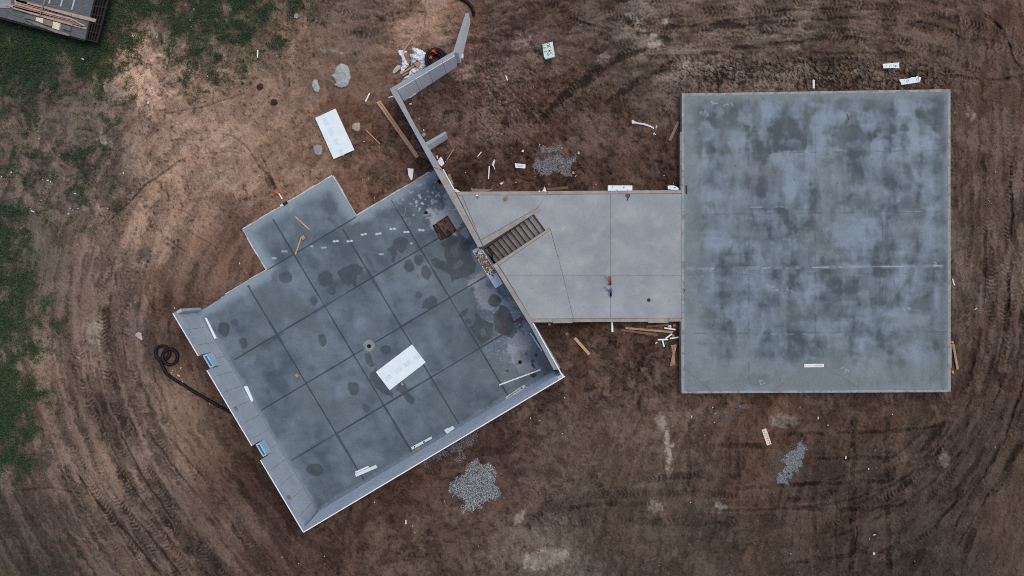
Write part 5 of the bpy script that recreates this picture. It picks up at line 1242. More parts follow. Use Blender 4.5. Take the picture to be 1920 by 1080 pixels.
pipe("plastic_stick", "white stick at the edge of the grass above the slab", "plastic pipe", (483.4, 94), (482.6, 108.6), .035, M_white)
pipe("plastic_pipe", "long white pipe lying across the basement's east corner", "plastic pipe", (935.6, 722), (1013.6, 693), .045, M_white, z=.012)
pipe("plastic_pipe", "slim white pipe parallel to the basement's east wall", "plastic pipe", (994.4, 624), (1016.6, 658), .045, M_white, z=.012)
pipe("plastic_stick", "short white stick against the east wall above the plumbing pit", "plastic pipe", (851.2, 394), (859.6, 389.2), .03, M_white, z=.012)
# --- lumber
board("long_board", "longer left board of the pair of fresh boards west of the wing wall", "wooden board", (707.4, 191.2), (781.6, 295.6), 4.2, M_pine, th=.05)
board("long_board", "right board of the pair of fresh boards west of the wing wall", "wooden board", (711.2, 188.6), (784.4, 293.2), 3.6, M_pine, th=.04)
board("wooden_stick", "thin pale stick right of the sandy concrete lump", "wooden stick", (685.6, 243.2), (712.6, 270), 1.8, M_pink, th=.03)
board("wooden_stick", "thin stick leaning out of the crumpled white wrap", "wooden stick", (774.6, 69.4), (755, 97.6), 2.0, M_pine, th=.03, lift=.12)
board("wooden_stick", "thin weathered stake lying in the yard by the buttress", "wooden stick", (851, 279), (835, 304), 1.3, M_tan, th=.02)
board("wooden_board", "weathered grey brown board leaning at the garage's west edge", "wooden board", (1271.8, 228), (1256, 263.6), 5, M_greywood, th=.05)
board("wooden_stick", "slim pinkish stick lying alone on the basement floor's north bay", "wooden stick", (553.2, 405.8), (580.4, 431), 2.6, M_pink, z=.012, th=.04)
board("wooden_stick", "slim tan stick on a floor joint below the pinkish one", "wooden stick", (553.4, 477.6), (565, 445), 2.6, M_pine, z=.012, th=.04)
flat("wood_block", "brown wood block at the upper end of the tan stick", "wood block", [(564.4, 442.4), (569.6, 440.6), (572, 447.4), (567, 450.6)], .012, .09, M_tan)
flat("wood_block", "reddish block between damp spots on the floor's middle bay", "wood block", [(782.4, 515.6), (787.6, 513.6), (790.4, 518.4), (785, 521)], .012, .06, M_brick)
flat("wood_block", "tan block beside the floor's west joints", "wood block", [(552.2, 703.4), (556.4, 700), (560.6, 705), (556.2, 709)], .012, .08, M_tan)
flat("wood_block", "tan block just below the foam sheet on the floor", "wood block", [(750.4, 718.6), (754, 716.6), (757, 721.6), (753.4, 723.8)], .012, .08, M_tan)
flat("wood_block", "terracotta block on the triangular panel of the link slab", "wood block", [(944, 371.4), (949.4, 367), (953, 371.6), (947.6, 376.8)], WT + .006, .08, M_brick)
for i, (p, q, w_, m_, l_) in enumerate([((1211.6, 612.4), (1253.4, 609), 4.0, M_brown, "short dark board nearest the link slab's south edge"), ((1172.6, 615), (1262, 622.8), 4.0, M_wood, "longest board of the heap south of the link slab"),
                              ((1165.2, 618.8), (1233.6, 628), 4.4, M_brown, "lowest dark board of the heap south of the link slab")]):
    board("wooden_board", l_, "wooden board", p, q, w_, m_, th=.05, lift=.03 * (2 - i))
flat("wood_block", "brown block in the corner of link slab and garage, south side", "wood block", [(1261.4, 608.6), (1266.4, 607.6), (1267, 612), (1262, 612.6)], None, .12, M_brick)
board("wooden_board", "lower board of the crossed pair beside the garage's west edge", "wooden board", (1260.8, 647), (1264.2, 684), 4.6, M_wood, th=.04)
board("wooden_board", "upper board of the crossed pair beside the garage's west edge", "wooden board", (1267, 646), (1258.2, 686.4), 4.4, M_wood, th=.04, lift=.04)
board("wooden_board", "bright pine board lying alone on soil south of the link slab", "wooden board", (1077.6, 633.6), (1105, 664.4), 5.4, M_pine, th=.05)
flat("wood_block", "pinkish block at the link slab's south west corner", "wood block", [(1027.6, 606.6), (1031.6, 605.6), (1033.4, 609.4), (1029, 611)], None, .1, M_pink)
board("wooden_board", "board leaning along the garage's east edge", "wooden board", (1787.2, 645), (1796, 692.6), 4.4, M_wood, th=.05)
flat("wood_block", "wood block at the upper end of the garage's east side board", "wood block", [(1783.8, 640), (1787.6, 639), (1788.6, 643.6), (1784.4, 644.4)], None, .1, M_tan)
flat("wood_block", "wood block at the lower end of the garage's east side board", "wood block", [(1784.2, 695.4), (1788.4, 694.6), (1789.6, 700), (1785, 701)], None, .1, M_tan)
board("wooden_board", "brown board lying against the link slab's north edge left of centre", "wooden board", (1025.6, 354.8), (1065, 351.6), 4, M_brown, th=.05, z=1.9)
board("leaning_board", "grey tan board propped against the house side of the dark yard", "wooden board", (841.6, 326.4), (848.4, 346), 5, M_greywood, th=.04, z=.3)
flat("broken_board", "splintered grey board along the link slab's north west edge", "wooden board", zpts(820, 340, 8.71, [(545, 120), (565, 98), (580, 122), (640, 116), (700, 130), (760, 116), (800, 135), (905, 122), (860, 150), (780, 165), (640, 168), (570, 168)]), 1.9, .05, M_greywood)
# --- plumbing bits south of the link slab
pipe("plastic_pipe", "white pipe sticking out from under the link slab's south edge", "plastic pipe", (1147.2, 603), (1148, 622.4), .06, M_white, lift=.1)
for p, q, l_ in [((1245.4, 614.8), (1266.4, 618.2), "white pipe offcut lying across the longest board"), ((1247.8, 634.6), (1260, 626), "white pipe offcut slanting up at the top of the pipe heap"), ((1233, 637), (1252.2, 636.6), "level white pipe offcut at the left of the pipe heap"),
                 ((1255.6, 634.9), (1272, 632.4), "white pipe offcut at the right of the pipe heap by the garage"), ((1242, 638.6), (1245, 650.2), "upright white pipe offcut at the bottom of the pipe heap")]:
    pipe("pipe_offcut", l_, "plastic pipe", p, q, .042, M_white, lift=.03)
board("plastic_strip", "grey plastic strip poking from the pipe heap", "plastic strip", (1246.4, 646.6), (1250, 641.4), 1.4, M_greywood, th=.02)
t = thing("cord_tangle", "tangled green cord hanging from the white pipe heap", "cord", tuple(PX(1252, 648, gz(1252, 648))))
for pts in ([(1262, 636.6), (1256, 640), (1252, 645), (1250.4, 650), (1249, 656)], [(1258, 638), (1252.6, 643.6), (1250.8, 649), (1251.2, 655.6)], [(1254, 642), (1249.6, 648.6), (1247.6, 652.4)]):
    mb = MB(); mb.tube([PX(u, v, gz(u, v) + .05) for u, v in smooth_line(pts, 2)], .017, 6); mb.build("strand", M_green, t)
flat("plastic_bag", "crumpled pale blue plastic bag in the corner by the board heap", "plastic bag", [(1252.4, 611.6), (1254.6, 609.8), (1257.6, 609.4), (1259, 611.6), (1258.6, 614.4), (1255.6, 614), (1253, 613.8)], None, .1, mat_simple("pale_blue_bag", (170, 180, 214), (208, 214, 236), 12, .4))
flat("foam_scrap", "yellowish scrap left of the white pipe heap", "foam chip", [(1228, 643.4), (1231, 641.2), (1233.4, 641.4), (1232.4, 643.4), (1228.8, 644.6)], None, .03, M_cream)
flat("wood_block", "reddish scrap wood between the pipes of the heap", "wood block", [(1259.6, 628.6), (1263.6, 626.6), (1265.2, 630.4), (1261, 632.4)], None, .06, M_brick)
def stubup(name, label, c, z, mcore, mtube, arms, parent_mats=None):
    t = thing(name, label, "pipe bundle", tuple(PX(c[0], c[1], z)))
    mb = MB(); mb.tube([PX(c[0], c[1] + 2.4, z + .04), PX(c[0], c[1] - 2.4, z + .22)], .05, 8); mb.build("sleeve", mcore, t)
    for a in arms:
        mb = MB(); mb.tube([PX(u, v, z + .06 + .12 * i / len(a)) for i, (u, v) in enumerate(a)], .016, 6); mb.build("tube", mtube, t)
stubup("red_tube_bundle", "dark red sleeve with red tubes standing on the link slab", (1144.8, 531), WT, M_red, M_red, [[(1144.6, 529), (1141, 525.4), (1135, 518.4)], [(1145, 528), (1144.4, 523), (1141.8, 517.6)], [(1145.6, 528), (1145.2, 521), (1143.4, 517.4)], [(1144, 532), (1140.4, 533.4)]])
stubup("blue_tube_bundle", "black sleeve with blue tubes standing on the link slab", (1145.4, 551.6), WT, M_black, M_blue, [[(1145.4, 550), (1143.4, 544.6), (1132.4, 537.4)], [(1145, 549), (1142, 545), (1136, 543.6)], [(1145.6, 549), (1146, 543), (1145.2, 539)], [(1146, 549), (1148.4, 543.4), (1145.6, 540)], [(1146, 555), (1146.6, 557.4)]])
t = thing("wire_bundle", "knot of red and blue wires at the link slab's north edge", "wire bundle", tuple(PX(1178, 367, WT)))
for pts, m_ in [([(1173.4, 366), (1178, 364), (1181, 366.4), (1178, 369.6), (1175, 367.6)], M_red), ([(1177, 363.4), (1180.6, 366), (1178.6, 370), (1176.6, 375.4)], mat_simple("navy_tube", (52, 62, 104), (66, 78, 122), 8, .5)), ([(1176, 364.4), (1179.4, 368.4), (1181.8, 365.4)], M_metal)]:
    mb = MB(); mb.tube([PX(u, v, WT + .05 + .03 * math.sin(i)) for i, (u, v) in enumerate(smooth_line(pts, 1.5))], .022, 6); mb.build("wire", m_, t)
t = thing("wire_bundle", "white topped wire stub on the triangular link panel", "wire bundle", tuple(PX(894.5, 368, WT)))
mb = MB(); mb.disc(PX(894.4, 366.8, WT), .045, WT + .006, WT + .09, 10); mb.build("cap", M_white, t)
for pts, m_ in [([(894.6, 368), (895.4, 372.6)], M_red), ([(895.4, 367.6), (899, 370)], M_metal)]:
    mb = MB(); mb.tube([PX(u, v, WT + .04) for u, v in pts], .015, 6); mb.build("wire", m_, t)
t = thing("green_tube_coil", "small coil of pale green tube by the basement's east wall", "tube coil", tuple(PX(969, 580, .02)))
for k in range(2):
    mb = MB(); mb.tube([PX(970.6 + (2.6 - k) * math.cos(a), 580 + (3 - k) * math.sin(a), .04 + .03 * k) for a in np.linspace(0, 6.28, 16)[:-1]], .014, 6, closed=True); mb.build("loop", mat_simple("pale_green_tube", (96, 168, 138), (116, 184, 152), 8, .5), t)
mb = MB(); mb.tube([PX(u, v, .04) for u, v in [(967.6, 582), (964.6, 575.6), (961, 578)]], .014, 6); mb.build("loop", M_green, t)
t = thing("tube_bundle", "tangle of red and blue tubes in the basement's east corner", "tube bundle", tuple(PX(972, 602, .02)))
for pts, m_ in [([(962, 602), (968, 603.4), (974, 599), (980, 596)], M_red), ([(963, 604), (970, 601), (976, 602.4), (981, 598)], M_red), ([(965, 611), (971, 608), (978, 602)], M_blue), ([(966, 600), (972, 598), (978, 594)], mat_simple("navy_tube_dull", (62, 72, 110), (78, 88, 124), 8, .5)), ([(970, 616), (976, 613), (981, 612)], M_blue)]:
    mb = MB(); mb.tube([PX(u, v, .05) for u, v in smooth_line(pts, 2)], .02, 6); mb.build("tube", m_, t)
# junction box let into the north east corner of the floor
t = thing("floor_box", "dark square box at the north end of the basement's east wall", "floor box", tuple(PX(826.5, 341, 0)))
c = PX(826, 341, 0)
mb = MB()
for sx, sy, lx, ly in [(-1, 0, .03, .30), (1, 0, .03, .30), (0, -1, .24, .03), (0, 1, .24, .03)]:
    q = [c + E1 * (sx * .135 + dx * lx / 2) + E2 * (sy * .135 + dy * ly / 2) for dx, dy in ((-1, -1), (1, -1), (1, 1), (-1, 1))]
    mb.prism([k + Vector((0, 0, .003)) for k in q], [k + Vector((0, 0, .14)) for k in q])
mb.build("frame", M_greywood, t)
mb = MB(); q = [c + E1 * (dx * .118) + E2 * (dy * .118) for dx, dy in ((-1, -1), (1, -1), (1, 1), (-1, 1))]; mb.prism([k + Vector((0, 0, .003)) for k in q], [k + Vector((0, 0, .02)) for k in q]); mb.build("bottom", M_dark, t)
# --- hoses
def corrugated(pts, r):
    P = smooth_line(pts, 1.4); return P, [r * (1 + .10 * math.sin(i * 2.1)) for i in range(len(P))]
t = thing("drain_hose", "black corrugated drain pipe curled in two rings by the west wall", "drain pipe", tuple(PX(320, 680, gz(320, 680))))
zr = max(gz(u, v) for u, v in [(304, 648), (318, 683), (291, 662), (333, 669), (304, 676), (318, 655), (310, 668)]) + .07
for k, (cx, cy, r_) in enumerate([(304.6, 661.8, 13.2), (318.8, 669.2, 14.2)]):
    ps_ = [PX(cx + r_ * math.cos(a), cy + r_ * 1.02 * math.sin(a), zr + .14 * k * (.5 + .5 * math.cos(a - 3.4))) for a in np.linspace(0, 2 * math.pi, 71)[:-1]]
    mb = MB(); mb.tube(ps_, .085, 9, closed=True, radii=[.085 * (1 + .09 * math.sin(i * 2.4)) for i in range(70)]); mb.build("pipe_turn", M_hose, t, smooth=True)
P, R_ = corrugated([(300, 675), (304, 684), (307, 691), (313, 700.6), (326, 711), (343, 721), (364, 734.4), (388, 748.4), (408, 760), (427, 770), (438, 775)], .085)
mb = MB(); mb.tube([PX(u, v, max(gz(u, v), zr - .1 if i < 6 else -9) + .085) for i, (u, v) in enumerate(P)], .085, 9, radii=R_); mb.build("pipe", M_hose, t, smooth=True)
t = thing("drain_hose", "black drain pipe curving out of frame above the wing wall", "drain pipe", tuple(PX(880, 10, gz(880, 10))))
P, R_ = corrugated([(850, -10), (866, -2), (876, 4), (884, 12), (887.4, 21), (888.4, 31)], .085)
mb = MB(); mb.tube([PX(u, v, gz(u, v) + .08 - (.1 if v > 24 else 0)) for u, v in P], .085, 9, radii=R_); mb.build("pipe", M_hose, t, smooth=True)
# black coil with red tags
zc = gz(815, 105)
t = thing("pipe_coil", "coil of black drain pipe with red tags behind the wing wall", "pipe coil", tuple(PX(817, 110, zc)))
c = PX(817.5, 111, zc + .3)
for k, (ro, zz) in enumerate([(.54, .08), (.42, .09), (.53, .22), (.41, .23), (.30, .16), (.52, .36), (.40, .37), (.28, .32)]):
    mb = MB(); mb.tube([Vector((c.x + ro * math.cos(a), c.y + ro * math.sin(a), zc + zz)) for a in np.linspace(0, 2 * math.pi, 40)[:-1]], .075, 8, closed=True); mb.build("pipe_turn", M_hose, t, smooth=True)
for (u, v), (a, b) in [((814, 95.6), (.16, .07)), ((807.6, 107.6), (.09, .08)), ((816.6, 97.4), (.06, .10))]:
    p = PX(u, v, zc + .49); q = [p + Vector((dx * a, dy * b, .0)) for dx, dy in ((-1, -.6), (.7, -1), (1, .8), (-.4, 1))]
    mb = MB(); mb.prism([k - Vector((0, 0, .012)) for k in q], [k + Vector((0, 0, .012)) for k in q]); mb.build("red_tag", M_redtag, t)
# --- crumpled wrap
M_wrap = mat_simple("white_wrap", (196, 210, 226), (232, 238, 246), 6, .4, .5, 14, lo=.4, hi=.6)
def crumple(name, label, poly, mat, hgt, seed, cell=.035):
    Pq = np.array(poly); u0, v0 = Pq.min(0); u1, v1 = Pq.max(0)
    st = cell * 35
    uu, vv = np.meshgrid(np.arange(u0 - 1, u1 + 2, st, dtype=np.float32), np.arange(v0 - 1, v1 + 2, st, dtype=np.float32))
    d = polydist(uu, vv, poly) + 1.2 * fbm(uu, vv, 7, 2, seed + 40)
    zb = np.array([[gz(a, b) for a, b in zip(ra, rb)] for ra, rb in zip(uu, vv)])
    fold = np.abs(fbm(uu, vv, 13, 2, seed)) * 1.5 + .25 * np.abs(perlin(uu / 5, vv / 5, seed + 7))
    zz = zb + .03 + hgt * fold * (1 - np.exp(np.minimum(d, 0) / 2.5)) 
    k = (H - zz) / F
    keep = d[:-1, :-1] < 0
    if not keep.any(): return
    shade = np.ones(uu.shape + (3,), np.float32) * np.array(s2l((214, 224, 236)), np.float32)
    bl = sstep(fbm(uu, vv, 8, 2, seed + 60), .15, .4)[..., None]; shade = shade * (1 - .22 * bl) + np.array(s2l((140, 178, 222)), np.float32) * .22 * bl
    o = grid_mesh(name, (uu - 960) * k, (540 - vv) * k, zz, shade, mat, keep=keep)
    return tag(o, label, "plastic wrap")
M_wrapp = mat_painted("white_wrap", .4, fine=.06, fscale=6, bump=.3, bscale=12, spec=.4)
crumple("plastic_wrap", "crumpled white plastic wrap in a hooked strip by the black coil", zpts(720, 90, 9.6, [(222, 68), (270, 30), (350, 22), (410, 70), (350, 100), (385, 200), (450, 290), (420, 330), (320, 440), (300, 470), (288, 420), (310, 330), (312, 150), (255, 108)]), M_wrapp, .22, 1001)
crumple("plastic_wrap", "large heap of crumpled white plastic wrap against the wing wall", zpts(720, 90, 9.6, [(485, -20), (560, -8), (640, 20), (782, 96), (765, 200), (790, 320), (640, 400), (520, 490), (400, 570), (330, 580), (345, 545), (440, 470), (455, 400), (500, 360), (600, 330), (640, 250), (560, 210), (545, 270), (480, 300), (475, 200), (450, 112), (530, 92)]), M_wrapp, .28, 1011)
M_clearp = mat_painted("clear_wrap", .35, fine=.1, fscale=10, bump=.4, bscale=12, spec=.4)
flat("plastic_scrap", "cloudy clear plastic flap left of the white wrap heap", "plastic scrap", zpts(720, 90, 9.6, [(150, 440), (180, 370), (240, 315), (300, 305), (296, 380), (270, 385), (200, 450), (165, 462)]), None, .05, M_clear)
board("wooden_plank", "tan plank lying within the white wrap heap", "wooden plank", (751.6, 138.4), (785.6, 117.2), 2.6, M_pine, th=.04, lift=.10)
board("wooden_plank", "short plank below the tan one in the white wrap heap", "wooden plank", (754.6, 142), (765.6, 135.4), 2.8, M_tan, th=.04, lift=.08)
flat("cardboard_scrap", "brown cardboard showing between the two white wraps", "cardboard scrap", zpts(720, 90, 9.6, [(360, 95), (395, 88), (430, 140), (462, 180), (466, 280), (440, 270), (410, 220), (380, 170)]), None, .06, mat_simple("brown_cardboard", (132, 92, 60), (152, 110, 76), 5, .85))
flat("cardboard_scrap", "tan cardboard flap in the middle of the white wrap heap", "cardboard scrap", zpts(720, 90, 9.6, [(540, 280), (600, 245), (650, 255), (630, 330), (590, 345), (560, 310)]), None, .2, M_tan)
flat("plastic_scrap", "crumpled clear plastic on soil above the black hose rings", "plastic scrap", [(253.2, 629), (255.4, 624.4), (260, 622.6), (264.6, 624.6), (265.4, 630), (266.8, 636.6), (264.8, 637.6), (258.4, 633.6)], None, .06, M_clear)
# --- spilled concrete lumps
def lump(name, label, poly, mat, hgt, seed, dark=None):
    Pq = np.array(poly); u0, v0 = Pq.min(0) - 2; u1, v1 = Pq.max(0) + 2
    uu, vv = np.meshgrid(np.arange(u0, u1, 1.0, dtype=np.float32), np.arange(v0, v1, 1.0, dtype=np.float32))
    d = polydist(uu, vv, poly) + 1.6 * fbm(uu, vv, 9, 3, seed)
    zb = np.array([[gz(a, b) for a, b in zip(ra, rb)] for ra, rb in zip(uu, vv)])
    zb = zb.mean() * .6 + zb * .4
    zz = zb + .04 + hgt * (1 - np.exp(np.minimum(d, 0) / 5)) + .035 * fbm(uu, vv, 9, 3, seed + 5)
    zz = np.where(d > -1.2, zb - .08, zz)
    k = (H - zz) / F
    n1 = fbm(uu, vv, 7, 3, seed + 9, .7)
    shade = np.array(s2l(mat[0]), np.float32) * (1 + .25 * n1)[..., None]
    ctr = (1 - sstep(np.hypot(uu - Pq[:, 0].mean() - 1, vv - Pq[:, 1].mean()) / (u1 - u0), .1, .38)) * sstep(n1, -.2, .5)
    shade = srgbmix(shade, mat[1], ctr * .7)
    o = grid_mesh(name, (uu - 960) * k, (540 - vv) * k, zz, shade, M_lumpp, keep=(d[:-1, :-1] < 0), smooth=True)
    return tag(o, label, "concrete lump")
M_lumpp = mat_painted("spilled_concrete", .95, fine=.18, fscale=20, bump=.6, bscale=24, bdist=.02)
z4 = lambda p: zpts(560, 100, 9.6, p)
lump("concrete_lump", "largest rough round spill of pale concrete north of the slab", z4([(770, 165), (850, 190), (900, 240), (935, 320), (950, 440), (910, 560), (830, 625), (700, 625), (635, 570), (660, 520), (575, 410), (625, 340), (650, 260), (700, 200)]), ((158, 166, 168), (108, 112, 110)), .16, 1101)
lump("concrete_lump", "upright oval spill of pale concrete left of the largest one", z4([(290, 450), (340, 475), (380, 560), (400, 640), (370, 705), (310, 725), (260, 680), (225, 600), (230, 510)]), ((164, 172, 178), (96, 102, 104)), .12, 1111)
z5 = lambda p: zpts(560, 190, 9.6, p)
lump("concrete_lump", "sandy cracked round lump right of the foam sheet", z5([(1000, 370), (1090, 375), (1135, 460), (1100, 540), (1030, 560), (950, 500), (945, 430)]), ((168, 156, 148), (140, 130, 122)), .12, 1121)
lump("concrete_lump", "smooth round grey grout disc left of the foam sheet", z5([(330, 765), (420, 775), (450, 860), (430, 950), (350, 995), (270, 940), (248, 860), (270, 790)]), ((148, 142, 144), (138, 132, 138)), .06, 1131)
z6 = lambda p: zpts(1400, 780, 7.714, p)
for u, v, r, l_ in [(487.4, 162, 7.5, "dark round mound of soil, upper of the two on sand"), (513.6, 191, 7.5, "dark round mound of soil, lower of the two on sand")]:
    o = lump("soil_mound", l_, ell(u, v, r, r, 0), ((62, 47, 42), (44, 32, 30)), .16, 1151 + int(u)); o["category"] = "soil mound"
flat("rubble_chunk", "pale grey flat stone in the grass edge at the top", "stone", [(551, 27.6), (555, 25), (559.4, 26.4), (559.6, 31.6), (556, 34.6), (551.6, 33.4)], None, .07, mat_simple("pale_stone", (124, 132, 130), (142, 148, 146), 4, .9))
flat("rubble_chunk", "reddish stone on the dark soil south of the link slab", "stone", [(1059.6, 624.6), (1063.4, 623), (1066.4, 626.6), (1064, 629.6), (1060.4, 628.6)], None, .09, mat_simple("red_stone", (108, 84, 76), (126, 100, 90), 4, .9))
# --- gravel
def gravel(name, label, polys, n, cols, seed, smin=.012, smax=.028):
    rs = np.random.RandomState(seed); V_ = []; F_ = []; Cc = []
    base = np.array([(1, 0, 0), (-1, 0, 0), (0, 1, 0), (0, -1, 0), (0, 0, 1), (0, 0, -1)], float)
    tri = [(0, 2, 4), (2, 1, 4), (1, 3, 4), (3, 0, 4), (2, 0, 5), (1, 2, 5), (3, 1, 5), (0, 3, 5)]
    for poly, share in polys:
        Pq = np.array(poly); lo, hi = Pq.min(0) - 4, Pq.max(0) + 4
        m = int(n * share * 3); u = rs.uniform(lo[0], hi[0], m).astype(np.float32); v = rs.uniform(lo[1], hi[1], m).astype(np.float32)
        d = polydist(u, v, poly) + 8 * fbm(u, v, 11, 3, seed + 3)
        ok = rs.rand(m) < (1 - sstep(d, -4, 4)) * .97 ; u, v = u[ok], v[ok]
        for a, b in zip(u, v):
            z = gz(a, b) + .015; s = rs.uniform(smin, smax); p = np.array(PX(a, b, z))
            q = base * s * rs.uniform(.6, 1.25, (6, 3)) * (1, 1, .7); t = rs.rand() * 6.28; c_, s_ = math.cos(t), math.sin(t)
            q = np.stack([q[:, 0] * c_ - q[:, 1] * s_, q[:, 0] * s_ + q[:, 1] * c_, q[:, 2]], 1)
            k = len(V_) * 6; V_.append(q + p); F_.append([(x + k, y + k, w_ + k) for x, y, w_ in tri])
            cc = np.array(s2l(cols[rs.randint(len(cols))])) * rs.uniform(.75, 1.25); Cc.append(np.tile(np.append(cc, 1), (6, 1)))
    me = bpy.data.meshes.new(name); me.from_pydata(np.concatenate(V_).tolist(), [], [f for g in F_ for f in g]); me.update()
    me.attributes.new("Col", 'FLOAT_COLOR', 'POINT').data.foreach_set("color", np.concatenate(Cc).astype(np.float32).ravel())
    me.materials.append(M_stone)
    o = bpy.data.objects.new(name, me); COL.objects.link(o)
    return tag(o, label, "gravel", kind="stuff")
M_stone = mat_painted("crushed_stone", .9, fine=.1, fscale=20, bump=0)
GC = [(150, 158, 164), (118, 124, 130), (182, 190, 196), (82, 88, 92), (134, 140, 144), (64, 68, 72)]
gp1 = zpts(820, 840, 8.306, [(560, 195), (630, 190), (640, 280), (820, 260), (880, 360), (890, 500), (940, 640), (965, 690), (930, 790), (800, 830), (690, 850), (640, 920), (500, 960), (420, 1000), (400, 960), (440, 870), (430, 800), (260, 720), (190, 620), (200, 560), (360, 460), (440, 390), (440, 300)])
gravel("gravel_patch", "grey gravel heap spilled south of the basement wall", [(gp1, 1)], 8500, GC, 21)
gp2 = [zpts(940, 260, 12, p) for p in ([(720, 480), (860, 480), (1000, 450), (1180, 420), (1260, 380), (1390, 400), (1380, 480), (1260, 600), (1180, 700), (1100, 780), (860, 800), (740, 690)], [(1290, 560), (1440, 500), (1560, 440), (1680, 400), (1640, 520), (1560, 640), (1560, 830), (1450, 840), (1300, 770), (1230, 700)], [(880, 190), (1040, 200), (1160, 180), (1360, 200), (1340, 260), (1200, 290), (1050, 290), (920, 280)])]
gravel("gravel_patch", "grey gravel patch in the yard north of the link slab", [(gp2[0], .5), (gp2[1], .32), (gp2[2], .14)], 4600, [(134, 136, 144), (112, 113, 119), (154, 156, 162), (92, 91, 94)], 22)
gravel("gravel_patch", "thin gravel ribbon along the south wall's outer side", [([(792, 862), (830, 845), (870, 822), (895, 808), (893, 822), (880, 838), (855, 848), (820, 862), (797, 872)], .8), ([(848, 858), (866, 850), (878, 856), (862, 868)], .1)], 2600, [(112, 112, 118), (92, 92, 98), (130, 130, 134)], 23)
gravel("gravel_patch", "bluish crushed stone spill lying slanted south of the garage", [(z6([(790, 380), (820, 420), (860, 490), (820, 560), (790, 640), (775, 720), (690, 800), (640, 870), (580, 975), (490, 965), (440, 905), (490, 830), (560, 750), (570, 690), (525, 660), (590, 580), (650, 490), (720, 430)]), 1)], 5200, [(130, 144, 150), (110, 122, 128), (148, 160, 164), (92, 100, 104), (126, 126, 120)], 24)
# --- drain pipe in its little trench
t = thing("drain_outlet", "white pipe with an orange end lying in a small trench at the slab's edge", "drain pipe", tuple(PX(524, 368, gz(524, 368))))
mb = MB(); mb.tube([PX(522.4, 362.4, gz(522, 362) + .06), PX(529.4, 373.4, gz(529, 373) + .08)], .036, 10); mb.build("pipe", M_white, t)
mb = MB(); a_, b_ = PX(514.6, 359.8, gz(518, 361) + .08), PX(522.6, 362.6, gz(521, 362) + .08)
mb.tube([a_, a_.lerp(b_, .3), a_.lerp(b_, .32), b_], .09, 10, radii=[.05, .06, .10, .10]); mb.build("coupling", M_orange, t)
flat("black_box", "black valve box against the slab's north edge", "valve box", [(529.6, 380.4), (537.4, 376.6), (539, 381.6), (532.6, 385.8)], -.1, .16, M_black)
flat("foam_scrap", "white chip beside the black valve box", "foam chip", [(524.6, 385.4), (528.6, 381.4), (531.4, 385.6), (526, 388)], -.1, .12, M_paper)
# --- small litter
def bits(label, group, pts, mat, cat="scrap", name="foam_scrap", seed=1):
    rs = random.Random(seed)
    for (u, v, a, b, r) in pts:
        a *= .85; b *= .85
        p = [(u + a * x * math.cos(r) - b * y * math.sin(r), v + a * x * math.sin(r) + b * y * math.cos(r)) for x, y in ((-1, -rs.uniform(.6, 1)), (rs.uniform(.5, 1), -1), (1, rs.uniform(.5, 1)), (-rs.uniform(.4, .9), 1))]
        flat(name, label, cat, p, max(gz(u, v), gzmax(p)) + .01, .025, mat, group)
bits("white scrap lying in the patchy grass and weeds", "white scraps in the grass", [(21, 323, 1.8, 1.4, .4), (3, 331, 1.2, 1.2, 0), (89.6, 338, 2.6, 1.4, 0), (94.6, 341, 1.2, 2, .2), (80, 337, .9, .9, 0), (141, 363, 2.6, .8, .3), (231, 324, 1.0, 2.2, 0), (61, 396, 4.2, 1.2, .45), (77, 376, .9, .9, 0), (131, 390.6, 1.6, 1, .8), (136.8, 394, 1.4, .8, 0), (146, 391, 1.4, .9, 0), (128.4, 401, 2.2, 1.4, -.4), (202, 391, 1, .7, 0), (154, 110, 3.6, 1.6, .5), (240, 94, 1.3, 2, 0), (245, 87.6, .8, 1, 0), (249, 67, 1, 3, -.5), (186, 63.6, .9, 5, .2), (197, 9, 1, 1.3, 0), (363, 17, 1.7, 1.1, .2), (356, 38, 1.3, 1, 0), (359, 50, 1.2, 1, 0), (293.6, 69.6, 1.2, 1.2, .6), (431, 71.6, 1.4, .9, 0), (423, 111, 1, 1, 0), (420, 103, 1, 1, 0), (407, 133, 1.2, .9, 0), (389, 143, .8, 1.2, 0), (1, 453, 1, 1, 0), (73, 260, 1, 1.6, 0)], M_paper, seed=3)
bits("white scrap lying on the pale sand tongue beside the grass", "white scraps on the sand", [(285, 165, 3, 1.3, -.3), (277.6, 192, 1.8, 2.8, 0), (259.6, 179, .9, 1.6, 0), (442, 250, 1, 1, 0)], M_paper, seed=4)
bits("pale wood chip lying beside the black hose near the west wall", "wood chips by the hose", [(334.6, 704, 3.2, 1.3, .7), (339, 690, 1, 1.9, .5), (342.4, 716, 1.1, 1.4, 0), (320.6, 698.6, 1.2, 1, 0), (392.6, 757, 1.1, 1, 0), (324, 695, 1.4, .7, .3), (327, 577.6, 1.2, 1.6, 0)], M_cream, "wood chip", "wood_chip", seed=5)
bits("white scrap lying on the soil south of the garage", "white scraps south of the garage", [(1534, 784, 1.3, 3.2, .1), (1552.4, 797, 1.6, 1.1, 0), (1297, 781, 1.2, 2.4, .2), (1336.6, 763.6, 1.8, 1, -.4), (1340.6, 776, 1.8, .8, -.3), (1340, 792, .8, 1, 0), (1586, 858, 1.6, 3.4, .2), (1628.6, 879, 1.6, 2, 0), (1639.6, 1003, 3, 1.2, -.3), (1638.6, 1038, 2.4, 2.8, .3), (1630.6, 1010.6, 1, .8, 0), (1673, 777, 1.2, 1, 0), (1483, 1038.6, 1.2, 1, 0), (1294.6, 942.6, 1.2, 1, 0), (1322, 816, 1, .8, 0)], M_paper, seed=6)
